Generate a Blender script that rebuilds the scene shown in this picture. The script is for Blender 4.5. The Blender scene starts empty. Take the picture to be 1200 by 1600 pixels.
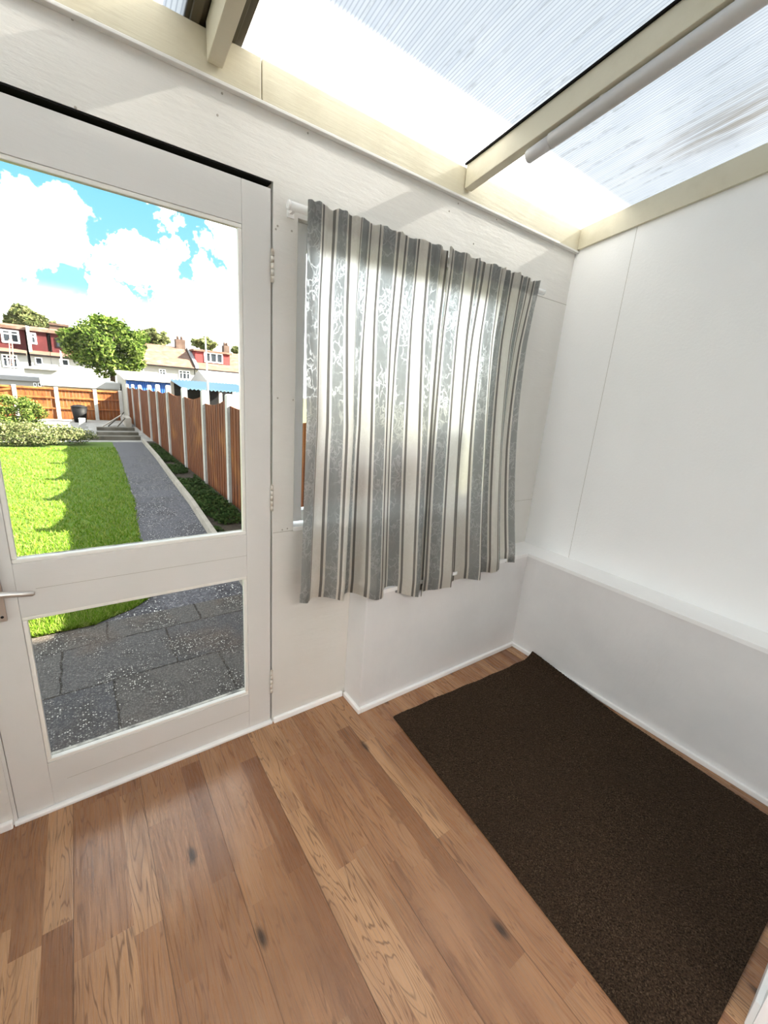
import bpy, bmesh, math, random
import numpy as np
from mathutils import Vector, Matrix
random.seed(7)
S = bpy.context.scene
COL = S.collection

# ------------------------------------------------------------------ camera
F_PX = 651.38
CR = ((0.8133229, -0.577011, 0.0745929), (-0.0977144, -0.2618556, -0.9601477), (0.5735484, 0.7736213, -0.2693554))      # rows: camera right, down, forward in world axes
CC = (-0.5510, -1.4469, 1.4030)
cam_d = bpy.data.cameras.new('camera')
cam = bpy.data.objects.new('camera', cam_d); COL.objects.link(cam)
cam_d.sensor_fit = 'HORIZONTAL'; cam_d.sensor_width = 36.0
cam_d.lens = F_PX / 1200 * 36.0
cam_d.clip_start = 0.01; cam_d.clip_end = 500
M = Matrix(((CR[0][0], -CR[1][0], -CR[2][0]), (CR[0][1], -CR[1][1], -CR[2][1]), (CR[0][2], -CR[1][2], -CR[2][2])))
cam.matrix_world = Matrix.Translation(CC) @ M.to_4x4()
S.camera = cam

def ray(px, py):
    a, b = (px-600)/F_PX, (py-800)/F_PX
    return [CR[0][i]*a + CR[1][i]*b + CR[2][i] for i in range(3)]
def at(px, py, Y):          # the point at distance Y down the garden on that line of sight
    r = ray(px, py); t = (Y-CC[1])/r[1]
    return Vector([CC[i]+t*r[i] for i in range(3)])

# ------------------------------------------------------------------ light and exposure
S.view_settings.view_transform = 'Standard'; S.view_settings.look = 'None'
S.view_settings.gamma = 1.0; S.view_settings.use_curve_mapping = False
S.view_settings.exposure = 1.90
S.cycles.max_bounces = 14; S.cycles.diffuse_bounces = 8; S.cycles.transparent_max_bounces = 16
S.cycles.transmission_bounces = 8; S.cycles.use_denoising = True
S.cycles.caustics_reflective = False; S.cycles.caustics_refractive = False
SKY_STRENGTH = 1.4
FILL_LAMP_W = 17.0
SUN_STRENGTH = 18.0
sun_d = bpy.data.lights.new('sun', 'SUN'); sun_d.energy = SUN_STRENGTH; sun_d.angle = math.radians(0.6)
sun_d.color = (1.0, 0.92, 0.78)
sun = bpy.data.objects.new('sun', sun_d); COL.objects.link(sun)
sun.rotation_euler = Vector((-1.42, 0.66, -1.0)).to_track_quat('-Z', 'Y').to_euler()
sun.location = (12, -6, 10)

def N(nt, t, **k):
    n = nt.nodes.new(t)
    for a, v in k.items():
        if a.startswith('i_'):
            n.inputs[int(a[2:]) if a[2:].isdigit() else a[2:].replace('_', ' ')].default_value = v
        else: setattr(n, a, v)
    return n
def LK(nt, a, b): nt.links.new(a, b)
def math_node(nt, op, a, b=None, c=None, clamp=False):
    n = nt.nodes.new('ShaderNodeMath'); n.operation = op; n.use_clamp = clamp
    for i, v in enumerate((a, b, c)):
        if v is None: continue
        if isinstance(v, (int, float)): n.inputs[i].default_value = v
        else: nt.links.new(v, n.inputs[i])
    return n.outputs[0]
def mixc(nt, fac, a, b, blend='MIX'):
    n = nt.nodes.new('ShaderNodeMix'); n.data_type = 'RGBA'; n.blend_type = blend
    for i, v in ((0, fac), (6, a), (7, b)):
        if isinstance(v, (int, float)): n.inputs[i].default_value = v
        elif isinstance(v, tuple): n.inputs[i].default_value = (*v[:3], 1)
        else: nt.links.new(v, n.inputs[i])
    return n.outputs[2]
def mrange(nt, v, a, b, c=0.0, d=1.0, smooth=True):
    n = nt.nodes.new('ShaderNodeMapRange'); n.clamp = True
    if smooth: n.interpolation_type = 'SMOOTHSTEP'
    nt.links.new(v, n.inputs[0])
    for i, x in enumerate((a, b, c, d)): n.inputs[i+1].default_value = x
    return n.outputs[0]

def build_world():
    w = bpy.data.worlds.new('sky'); S.world = w; w.use_nodes = True
    nt = w.node_tree; nt.nodes.clear()
    tc = N(nt, 'ShaderNodeTexCoord')
    nrm = N(nt, 'ShaderNodeVectorMath', operation='NORMALIZE'); LK(nt, tc.outputs['Generated'], nrm.inputs[0])
    sep = N(nt, 'ShaderNodeSeparateXYZ'); LK(nt, nrm.outputs[0], sep.inputs[0])
    n1 = N(nt, 'ShaderNodeTexNoise', i_Scale=9.0, i_Detail=7.0, i_Roughness=0.6); LK(nt, nrm.outputs[0], n1.inputs['Vector'])
    off = N(nt, 'ShaderNodeVectorMath', operation='SUBTRACT'); LK(nt, n1.outputs['Color'], off.inputs[0]); off.inputs[1].default_value = (.5, .5, .5)
    sc = N(nt, 'ShaderNodeVectorMath', operation='SCALE'); LK(nt, off.outputs[0], sc.inputs[0]); sc.inputs['Scale'].default_value = 0.22
    wob = N(nt, 'ShaderNodeVectorMath', operation='ADD'); LK(nt, nrm.outputs[0], wob.inputs[0]); LK(nt, sc.outputs[0], wob.inputs[1])
    clouds = [(30, 325, 66), (95, 362, 66), (-70, 330, 95), (60, 395, 45), (140, 385, 30), (225, 392, 34), (262, 376, 32), (190, 412, 24), (245, 425, 36),
              (338, 360, 20), (362, 374, 20), (345, 440, 52), (195, 470, 40), (290, 490, 55), (80, 515, 36), (140, 298, 8), (160, 437, 22), (395, 420, 50), (10, 480, 26), (40, 425, 30)]
    val = None
    for px, py, r in clouds:
        d0 = Vector(ray(px, py)).normalized(); d1 = Vector(ray(px, py-r)).normalized()
        rad = (d1-d0).length
        dn = N(nt, 'ShaderNodeVectorMath', operation='DISTANCE'); LK(nt, wob.outputs[0], dn.inputs[0]); dn.inputs[1].default_value = d0
        v = mrange(nt, dn.outputs['Value'], rad*0.85, rad*1.05, 1.0, 0.0)
        val = v if val is None else math_node(nt, 'MAXIMUM', val, v)
    # clouds over the rest of the sky
    n2 = N(nt, 'ShaderNodeTexNoise', i_Scale=3.0, i_Detail=8.0, i_Roughness=0.58); LK(nt, nrm.outputs[0], n2.inputs['Vector'])
    away = mrange(nt, sep.outputs['X'], 0.30, 0.45)
    up = mrange(nt, sep.outputs['Z'], 0.5, 0.75)
    back = mrange(nt, sep.outputs['Y'], 0.35, 0.1)
    left = mrange(nt, sep.outputs['X'], -0.25, -0.4)
    other = math_node(nt, 'MAXIMUM', math_node(nt, 'MAXIMUM', away, up), math_node(nt, 'MAXIMUM', back, left))
    gen = math_node(nt, 'MULTIPLY', mrange(nt, n2.outputs['Fac'], 0.36, 0.54), other)
    val = math_node(nt, 'MAXIMUM', val, gen)
    wisp = mrange(nt, n2.outputs['Fac'], 0.55, 0.8, 0.0, 0.4)
    val = math_node(nt, 'MAXIMUM', val, wisp)
    hz = mrange(nt, sep.outputs['Z'], 0.15, 0.08)
    val = math_node(nt, 'MAXIMUM', val, hz)
    blue = mixc(nt, mrange(nt, sep.outputs['Z'], 0.1, 0.5), (0.095, 0.20, 0.235), (0.036, 0.140, 0.215))
    n3 = N(nt, 'ShaderNodeTexNoise', i_Scale=7.0, i_Detail=4.0); LK(nt, wob.outputs[0], n3.inputs['Vector'])
    white = mixc(nt, mrange(nt, n3.outputs['Fac'], 0.56, 0.70), (1.0, 1.0, 1.0), (0.20, 0.215, 0.24))
    skyc = mixc(nt, val, blue, white)
    col = mixc(nt, mrange(nt, sep.outputs['Z'], 0.0, -0.06), skyc, (0.10, 0.11, 0.07))
    bg = N(nt, 'ShaderNodeBackground'); bg.inputs['Strength'].default_value = SKY_STRENGTH
    LK(nt, col, bg.inputs['Color'])
    out = N(nt, 'ShaderNodeOutputWorld'); LK(nt, bg.outputs[0], out.inputs[0])
    w.cycles.sampling_method = 'MANUAL'; w.cycles.sample_map_resolution = 512
build_world()

# ------------------------------------------------------------------ mesh helpers
class MB:
    def __init__(s): s.bm = bmesh.new()
    def box(s, x0, x1, y0, y1, z0, z1, mi=0, bev=0.0):
        b = bmesh.new()
        vs = [b.verts.new((x, y, z)) for x in (x0, x1) for y in (y0, y1) for z in (z0, z1)]
        for q in ((0, 1, 3, 2), (4, 6, 7, 5), (0, 4, 5, 1), (2, 3, 7, 6), (0, 2, 6, 4), (1, 5, 7, 3)):
            b.faces.new([vs[i] for i in q])
        if bev: bmesh.ops.bevel(b, geom=list(b.edges), offset=bev, segments=2, profile=0.6, affect='EDGES')
        s.merge(b, mi)
    def merge(s, b, mi=0, mat=None):
        if mat is not None: bmesh.ops.transform(b, matrix=mat, verts=b.verts)
        m = {}
        for v in b.verts: m[v] = s.bm.verts.new(v.co)
        for f in b.faces:
            nf = s.bm.faces.new([m[v] for v in f.verts]); nf.material_index = mi; nf.smooth = f.smooth
        b.free()
    def hexa(s, pts, mi=0, bev=0.0):      # 8 points ordered as in box
        b = bmesh.new(); vs = [b.verts.new(p) for p in pts]
        for q in ((0, 1, 3, 2), (4, 6, 7, 5), (0, 4, 5, 1), (2, 3, 7, 6), (0, 2, 6, 4), (1, 5, 7, 3)):
            b.faces.new([vs[i] for i in q])
        bmesh.ops.recalc_face_normals(b, faces=b.faces)
        if bev: bmesh.ops.bevel(b, geom=list(b.edges), offset=bev, segments=2, profile=0.6, affect='EDGES')
        s.merge(b, mi)
    def face(s, pts, mi=0):
        f = s.bm.faces.new([s.bm.verts.new(p) for p in pts]); f.material_index = mi
    def prism(s, poly, d, mi=0):          # polygon (3-D points) extruded along vector d
        b = bmesh.new(); d = Vector(d)
        a = [b.verts.new(p) for p in poly]; c = [b.verts.new(Vector(p)+d) for p in poly]
        n = len(poly)
        b.faces.new(a[::-1]); b.faces.new(c)
        for i in range(n): b.faces.new((a[i], a[(i+1) % n], c[(i+1) % n], c[i]))
        bmesh.ops.recalc_face_normals(b, faces=b.faces)
        s.merge(b, mi)
    def tube(s, pts, r, n=16, mi=0, cap=True):
        pts = [Vector(p) for p in pts]; rs = r if isinstance(r, (list, tuple)) else [r]*len(pts)
        b = bmesh.new(); rings = []
        for i, p in enumerate(pts):
            t = (pts[min(i+1, len(pts)-1)] - pts[max(i-1, 0)]).normalized()
            ref = Vector((0, 0, 1)) if abs(t.z) < 0.9 else Vector((1, 0, 0))
            u = t.cross(ref).normalized(); v = t.cross(u)
            rings.append([b.verts.new(p + rs[i]*(math.cos(2*math.pi*k/n)*u + math.sin(2*math.pi*k/n)*v)) for k in range(n)])
        for i in range(len(rings)-1):
            for k in range(n):
                f = b.faces.new((rings[i][k], rings[i][(k+1) % n], rings[i+1][(k+1) % n], rings[i+1][k])); f.smooth = True
        if cap: b.faces.new(rings[0][::-1]); b.faces.new(rings[-1])
        bmesh.ops.recalc_face_normals(b, faces=b.faces)
        s.merge(b, mi)
    def wall(s, us, zs, holes, fn, t, mi=0):   # grid wall with holes; fn(u, z, depth) -> point
        n, m = len(us)-1, len(zs)-1
        def solid(i, j):
            if i < 0 or j < 0 or i >= n or j >= m: return False
            u, z = (us[i]+us[i+1])/2, (zs[j]+zs[j+1])/2
            return not any(a < u < b and c < z < d for a, b, c, d in holes)
        vc = {}
        def V(i, j, k):
            if (i, j, k) not in vc: vc[(i, j, k)] = s.bm.verts.new(fn(us[i], zs[j], k*t))
            return vc[(i, j, k)]
        fs = []
        for i in range(n):
            for j in range(m):
                if not solid(i, j): continue
                for k in (0, 1): fs.append(s.bm.faces.new((V(i, j, k), V(i+1, j, k), V(i+1, j+1, k), V(i, j+1, k))))
                for di, dj, e in ((-1, 0, ((i, j), (i, j+1))), (1, 0, ((i+1, j), (i+1, j+1))), (0, -1, ((i, j), (i+1, j))), (0, 1, ((i, j+1), (i+1, j+1)))):
                    if not solid(i+di, j+dj):
                        (a, b), (c, d) = e
                        fs.append(s.bm.faces.new((V(a, b, 0), V(c, d, 0), V(c, d, 1), V(a, b, 1))))
        for f in fs: f.material_index = mi
        bmesh.ops.recalc_face_normals(s.bm, faces=fs)
    def build(s, name, mats, parent=None, loc=None):
        me = bpy.data.meshes.new(name); s.bm.to_mesh(me); s.bm.free()
        for m in (mats if isinstance(mats, (list, tuple)) else [mats]): me.materials.append(m)
        return link(name, me, parent, loc)

def link(name, me, parent=None, loc=None):
    o = bpy.data.objects.new(name, me); COL.objects.link(o)
    if parent is not None:
        o.parent = parent
        o.location = tuple(-Vector(parent_origin(parent)))     # shapes are written in world axes
    return o
def parent_origin(p):
    v = Vector((0, 0, 0))
    while p is not None: v += p.location; p = p.parent
    return v
def np_mesh(name, verts, faces, mat, parent=None, smooth=False):
    me = bpy.data.meshes.new(name)
    nv, (nf, k) = len(verts), faces.shape
    me.vertices.add(nv); me.vertices.foreach_set('co', np.asarray(verts, np.float32).ravel())
    me.loops.add(nf*k); me.loops.foreach_set('vertex_index', faces.astype(np.int32).ravel())
    me.polygons.add(nf); me.polygons.foreach_set('loop_start', np.arange(0, nf*k, k, dtype=np.int32))
    me.polygons.foreach_set('loop_total', np.full(nf, k, np.int32))
    me.polygons.foreach_set('use_smooth', np.full(nf, smooth, bool))
    me.materials.append(mat); me.update(calc_edges=True); me.validate()
    return link(name, me, parent)
def tag(o, label=None, cat=None, group=None, kind=None):
    if label: o['label'] = label
    if cat: o['category'] = cat
    if group: o['group'] = group
    if kind: o['kind'] = kind
    return o
def thing(name, loc, label, cat, group=None, kind=None):
    o = bpy.data.objects.new(name, None); COL.objects.link(o); o.location = loc; o.empty_display_size = 0.1
    return tag(o, label, cat, group, kind)
def struct(o, label=None, cat=None): return tag(o, label, cat, None, 'structure')

# ------------------------------------------------------------------ materials
def new_mat(name, col=(.8, .8, .8), rough=0.5, spec=0.5, metal=0.0):
    m = bpy.data.materials.new(name); m.use_nodes = True
    nt = m.node_tree; b = nt.nodes['Principled BSDF']
    b.inputs['Base Color'].default_value = (*col, 1); b.inputs['Roughness'].default_value = rough
    b.inputs['Specular IOR Level'].default_value = spec; b.inputs['Metallic'].default_value = metal
    return m, nt, b
def coords(nt, scale=(1, 1, 1)):
    tc = N(nt, 'ShaderNodeTexCoord'); mp = N(nt, 'ShaderNodeMapping'); mp.inputs['Scale'].default_value = scale
    LK(nt, tc.outputs['Object'], mp.inputs['Vector']); return mp.outputs[0]
def bump(nt, b, h, dist=0.002, strength=1.0):
    n = N(nt, 'ShaderNodeBump'); n.inputs['Distance'].default_value = dist; n.inputs['Strength'].default_value = strength
    LK(nt, h, n.inputs['Height']); LK(nt, n.outputs[0], b.inputs['Normal'])
def paint(name, col, col2, rough=0.42, grain=(5, 60, 60), bd=0.0015, scale=1.0, mott=2.5, spec=0.4):
    m, nt, b = new_mat(name, col, rough, spec)
    v = coords(nt, grain)
    n = N(nt, 'ShaderNodeTexNoise', i_Scale=scale, i_Detail=5.0, i_Roughness=0.65); LK(nt, v, n.inputs['Vector'])
    n2 = N(nt, 'ShaderNodeTexNoise', i_Scale=mott, i_Detail=5.0, i_Roughness=0.6); LK(nt, coords(nt), n2.inputs['Vector'])
    LK(nt, mixc(nt, mrange(nt, n2.outputs['Fac'], 0.4, 0.7), col, col2), b.inputs['Base Color'])
    bump(nt, b, n.outputs['Fac'], bd)
    return m
MAT = {}
MAT['wall'] = paint('wall_paint', (.735, .715, .675), (.70, .68, .635), 0.38, (6, 6, 30), 0.0022)
MAT['board'] = paint('board_paint', (.92, .92, .915), (.905, .905, .90), 0.5, (90, 90, 90), 0.0008)
MAT['dado'] = paint('rendered_dado_paint', (.78, .765, .755), (.71, .70, .695), 0.5, (7, 7, 3), 0.004, mott=1.6)
MAT['gloss'] = paint('gloss_white_paint', (.93, .925, .915), (.91, .90, .89), 0.22, (20, 20, 20), 0.0006)
MAT['cream'] = paint('aged_cream_paint', (.62, .575, .44), (.55, .50, .37), 0.35, (4, 50, 50), 0.0012, mott=5)
MAT['door'] = paint('door_paint', (.70, .685, .66), (.67, .655, .625), 0.3, (8, 8, 40), 0.0008, mott=2)
MAT['beading'] = paint('glazing_bead_paint', (.84, .82, .77), (.80, .78, .72), 0.3, (20, 20, 20), 0.0005)
MAT['pvc'] = new_mat('white_plastic', (.80, .81, .80), 0.35)[0]
MAT['frame_white'] = new_mat('window_frame_white', (.93, .95, .96), 0.3)[0]
MAT['greypipe'] = new_mat('grey_white_plastic', (.58, .57, .57), 0.45)[0]
MAT['steel'] = new_mat('brushed_aluminium', (.62, .60, .57), 0.32, 0.5, 0.9)[0]
MAT['hinge'] = paint('overpainted_metal', (.72, .69, .62), (.45, .36, .28), 0.35, (60, 60, 60), 0.0008, mott=45)
MAT['dark'] = new_mat('dark_gap', (.012, .011, .010), 0.9, 0.1)[0]
MAT['bar'] = paint('dark_bronze_bar', (.055, .045, .030), (.10, .085, .055), 0.4, (3, 3, 3), 0.0003)
MAT['putty'] = paint('old_putty', (.45, .42, .36), (.12, .11, .10), 0.8, (120, 120, 120), 0.002, mott=20)
MAT['crack'] = new_mat('joint_line', (.42, .39, .34), 0.8, 0.1)[0]

def glass_mat():
    m = bpy.data.materials.new('window_glass'); m.use_nodes = True; nt = m.node_tree; nt.nodes.clear()
    tr = N(nt, 'ShaderNodeBsdfTransparent'); tr.inputs[0].default_value = (.96, .975, .97, 1)
    gl = N(nt, 'ShaderNodeBsdfGlossy'); gl.inputs['Roughness'].default_value = 0.0; gl.inputs[0].default_value = (1, 1, 1, 1)
    fr = N(nt, 'ShaderNodeFresnel'); fr.inputs['IOR'].default_value = 1.2
    mx = N(nt, 'ShaderNodeMixShader'); LK(nt, fr.outputs[0], mx.inputs[0]); LK(nt, tr.outputs[0], mx.inputs[1]); LK(nt, gl.outputs[0], mx.inputs[2])
    o = N(nt, 'ShaderNodeOutputMaterial'); LK(nt, mx.outputs[0], o.inputs[0]); return m
MAT['glass'] = glass_mat()

def polycarb_mat():
    m = bpy.data.materials.new('twin_wall_polycarbonate'); m.use_nodes = True; nt = m.node_tree; nt.nodes.clear()
    tc = N(nt, 'ShaderNodeTexCoord'); sp = N(nt, 'ShaderNodeSeparateXYZ'); LK(nt, tc.outputs['Object'], sp.inputs[0])
    # cell walls run up the slope every 11 mm
    ph = math_node(nt, 'FRACT', math_node(nt, 'DIVIDE', sp.outputs['X'], 0.0115))
    rib = mrange(nt, math_node(nt, 'ABSOLUTE', math_node(nt, 'SUBTRACT', ph, 0.5)), 0.26, 0.46)
    cellid = math_node(nt, 'FLOOR', math_node(nt, 'DIVIDE', sp.outputs['X'], 0.0115))
    wn = N(nt, 'ShaderNodeTexWhiteNoise', noise_dimensions='1D'); LK(nt, cellid, wn.inputs['W'])
    mp = N(nt, 'ShaderNodeMapping'); mp.inputs['Scale'].default_value = (45, 3.2, 1); LK(nt, tc.outputs['Object'], mp.inputs['Vector'])
    st = N(nt, 'ShaderNodeTexNoise', i_Scale=1.0, i_Detail=5.0, i_Roughness=0.62); LK(nt, mp.outputs[0], st.inputs['Vector'])
    mp2 = N(nt, 'ShaderNodeMapping'); mp2.inputs['Scale'].default_value = (70, 24, 1); LK(nt, tc.outputs['Object'], mp2.inputs['Vector'])
    sp2 = N(nt, 'ShaderNodeTexNoise', i_Scale=1.0, i_Detail=4.0, i_Roughness=0.7); LK(nt, mp2.outputs[0], sp2.inputs['Vector'])
    dirt = math_node(nt, 'MULTIPLY', mrange(nt, st.outputs['Fac'], 0.50, 0.72), mrange(nt, sp2.outputs['Fac'], 0.40, 0.62))
    big = N(nt, 'ShaderNodeTexNoise', i_Scale=1.7, i_Detail=3.0); LK(nt, tc.outputs['Object'], big.inputs['Vector'])
    stain_d = N(nt, 'ShaderNodeVectorMath', operation='DISTANCE')
    mp3 = N(nt, 'ShaderNodeMapping'); mp3.inputs['Scale'].default_value = (1, 0.42, 0); LK(nt, tc.outputs['Object'], mp3.inputs['Vector'])
    LK(nt, mp3.outputs[0], stain_d.inputs[0]); stain_d.inputs[1].default_value = (1.38, -0.30, 0)
    stain = math_node(nt, 'MULTIPLY', mrange(nt, stain_d.outputs['Value'], 0.17, 0.02), mrange(nt, st.outputs['Fac'], 0.35, 0.6))
    c = mixc(nt, rib, (.335, .345, .355), (.225, .236, .255))
    c = mixc(nt, math_node(nt, 'MULTIPLY', wn.outputs['Value'], 0.35), c, (.235, .255, .295))
    c = mixc(nt, math_node(nt, 'MULTIPLY', dirt, 0.75), c, (.16, .165, .168))
    c = mixc(nt, math_node(nt, 'MULTIPLY', stain, 0.7), c, (.14, .115, .085))
    tl = N(nt, 'ShaderNodeBsdfTranslucent'); LK(nt, c, tl.inputs[0])
    tr = N(nt, 'ShaderNodeBsdfTransparent'); LK(nt, c, tr.inputs[0])
    df = N(nt, 'ShaderNodeBsdfDiffuse'); LK(nt, c, df.inputs[0])
    gl = N(nt, 'ShaderNodeBsdfGlossy'); gl.inputs['Roughness'].default_value = 0.18
    m1 = N(nt, 'ShaderNodeMixShader'); m1.inputs[0].default_value = 0.10; LK(nt, tl.outputs[0], m1.inputs[1]); LK(nt, tr.outputs[0], m1.inputs[2])
    m2 = N(nt, 'ShaderNodeMixShader'); m2.inputs[0].default_value = 0.05; LK(nt, m1.outputs[0], m2.inputs[1]); LK(nt, df.outputs[0], m2.inputs[2])
    m3 = N(nt, 'ShaderNodeMixShader'); m3.inputs[0].default_value = 0.04; LK(nt, m2.outputs[0], m3.inputs[1]); LK(nt, gl.outputs[0], m3.inputs[2])
    o = N(nt, 'ShaderNodeOutputMaterial'); LK(nt, m3.outputs[0], o.inputs[0]); return m
MAT['poly'] = polycarb_mat()

def floor_mat():
    m, nt, b = new_mat('oak_laminate', (.3, .17, .1), 0.34, 0.45)
    tc = N(nt, 'ShaderNodeTexCoord'); sp = N(nt, 'ShaderNodeSeparateXYZ'); LK(nt, tc.outputs['Object'], sp.inputs[0])
    X = math_node(nt, 'ADD', sp.outputs['X'], 0.693+6.5*0.195-0.195/2-0.0325*0); Y = sp.outputs['Y']
    sx = math_node(nt, 'DIVIDE', X, 0.065); si = math_node(nt, 'FLOOR', sx); sf = math_node(nt, 'FRACT', sx)
    w1 = N(nt, 'ShaderNodeTexWhiteNoise', noise_dimensions='1D'); LK(nt, si, w1.inputs['W'])
    yy = math_node(nt, 'ADD', math_node(nt, 'DIVIDE', Y, 0.46), math_node(nt, 'MULTIPLY', w1.outputs['Value'], 7.3))
    yi0 = math_node(nt, 'FLOOR', yy)
    cmb0 = N(nt, 'ShaderNodeCombineXYZ'); LK(nt, si, cmb0.inputs[0]); LK(nt, yi0, cmb0.inputs[1])
    w2 = N(nt, 'ShaderNodeTexWhiteNoise', noise_dimensions='2D'); LK(nt, cmb0.outputs[0], w2.inputs['Vector'])
    # each strip end jitters so the boards differ in length
    yj = math_node(nt, 'FLOOR', math_node(nt, 'ADD', yy, math_node(nt, 'MULTIPLY', math_node(nt, 'SINE', math_node(nt, 'MULTIPLY', si, 12.9)), 0.3)))
    cmb = N(nt, 'ShaderNodeCombineXYZ'); LK(nt, si, cmb.inputs[0]); LK(nt, yj, cmb.inputs[1])
    w3 = N(nt, 'ShaderNodeTexWhiteNoise', noise_dimensions='2D'); LK(nt, cmb.outputs[0], w3.inputs['Vector'])
    ramp = N(nt, 'ShaderNodeValToRGB'); e = ramp.color_ramp
    cols = [(.215, .095, .044), (.29, .14, .066), (.37, .19, .095), (.34, .17, .085), (.47, .265, .138)]
    e.elements[0].color = (*cols[0], 1); e.elements[1].color = (*cols[4], 1); e.elements[1].position = 0.95
    for p, c in ((0.25, cols[1]), (0.5, cols[2]), (0.7, cols[3])):
        q = e.elements.new(p); q.color = (*c, 1)
    LK(nt, w3.outputs['Value'], ramp.inputs[0])
    # grain: coordinates shifted per board
    sh = N(nt, 'ShaderNodeCombineXYZ'); LK(nt, math_node(nt, 'MULTIPLY', w3.outputs['Value'], 37.0), sh.inputs[2]); LK(nt, math_node(nt, 'MULTIPLY', w3.outputs['Value'], 11.0), sh.inputs[1])
    ad = N(nt, 'ShaderNodeVectorMath', operation='ADD'); LK(nt, tc.outputs['Object'], ad.inputs[0]); LK(nt, sh.outputs[0], ad.inputs[1])
    mp = N(nt, 'ShaderNodeMapping'); mp.inputs['Scale'].default_value = (20, 1.7, 1); LK(nt, ad.outputs[0], mp.inputs['Vector'])
    g1 = N(nt, 'ShaderNodeTexNoise', i_Scale=1.0, i_Detail=2.5, i_Roughness=0.5, i_Distortion=0.6); LK(nt, mp.outputs[0], g1.inputs['Vector'])
    rings = math_node(nt, 'ABSOLUTE', math_node(nt, 'SINE', math_node(nt, 'MULTIPLY', g1.outputs['Fac'], 46.0)))
    ring = mrange(nt, rings, 0.0, 0.55, 1.0, 0.0)
    mpf = N(nt, 'ShaderNodeMapping'); mpf.inputs['Scale'].default_value = (260, 7, 1); LK(nt, ad.outputs[0], mpf.inputs['Vector'])
    g2 = N(nt, 'ShaderNodeTexNoise', i_Scale=1.0, i_Detail=4.0, i_Roughness=0.7); LK(nt, mpf.outputs[0], g2.inputs['Vector'])
    mpb = N(nt, 'ShaderNodeMapping'); mpb.inputs['Scale'].default_value = (14, 2.2, 1); LK(nt, ad.outputs[0], mpb.inputs['Vector'])
    g3 = N(nt, 'ShaderNodeTexNoise', i_Scale=1.0, i_Detail=3.0, i_Roughness=0.6); LK(nt, mpb.outputs[0], g3.inputs['Vector'])
    amt = math_node(nt, 'MULTIPLY', ring, math_node(nt, 'ADD', 0.20, math_node(nt, 'MULTIPLY', w2.outputs['Value'], 0.5)))
    c = mixc(nt, amt, ramp.outputs[0], (.10, .045, .022))
    c = mixc(nt, mrange(nt, g2.outputs['Fac'], 0.45, 0.72, 0.0, 0.5), c, (.12, .055, .028))
    c = mixc(nt, mrange(nt, g3.outputs['Fac'], 0.45, 0.72, 0.0, 0.6), c, (.19, .088, .046))
    c = mixc(nt, mrange(nt, g3.outputs['Fac'], 0.45, 0.25, 0.0, 0.30), c, (.50, .31, .18))
    # knots
    mpk = N(nt, 'ShaderNodeMapping'); mpk.inputs['Scale'].default_value = (9, 3.4, 1); mpk.inputs['Location'].default_value = (.3, .1, 0)
    LK(nt, tc.outputs['Object'], mpk.inputs['Vector'])
    dk = N(nt, 'ShaderNodeVectorMath', operation='SCALE'); LK(nt, g1.outputs['Color'], dk.inputs[0]); dk.inputs['Scale'].default_value = 0.25
    ak = N(nt, 'ShaderNodeVectorMath', operation='ADD'); LK(nt, mpk.outputs[0], ak.inputs[0]); LK(nt, dk.outputs[0], ak.inputs[1])
    vk = N(nt, 'ShaderNodeTexVoronoi', voronoi_dimensions='2D', i_Scale=1.0); LK(nt, ak.outputs[0], vk.inputs['Vector'])
    rk = N(nt, 'ShaderNodeSeparateColor'); LK(nt, vk.outputs['Color'], rk.inputs[0])
    has = math_node(nt, 'GREATER_THAN', rk.outputs[0], 0.78)
    kn = math_node(nt, 'MULTIPLY', mrange(nt, vk.outputs['Distance'], 0.15, 0.03), has)
    c = mixc(nt, math_node(nt, 'MULTIPLY', kn, 0.9), c, (.035, .02, .012))
    # plank seams every third strip and hairlines between strips
    pf = math_node(nt, 'FRACT', math_node(nt, 'DIVIDE', math_node(nt, 'ADD', sp.outputs['X'], 0.693+5*0.195), 0.195))
    pd = math_node(nt, 'MINIMUM', pf, math_node(nt, 'SUBTRACT', 1.0, pf))
    seam = mrange(nt, pd, 0.003, 0.010, 1.0, 0.0)
    c = mixc(nt, math_node(nt, 'MULTIPLY', seam, 0.5), c, (.04, .02, .01))
    LK(nt, c, b.inputs['Base Color'])
    LK(nt, mrange(nt, g2.outputs['Fac'], 0.3, 0.7, 0.20, 0.36), b.inputs['Roughness'])
    bump(nt, b, math_node(nt, 'SUBTRACT', g2.outputs['Fac'], seam), 0.0005, 0.5)
    return m
MAT['floor'] = floor_mat()

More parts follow.
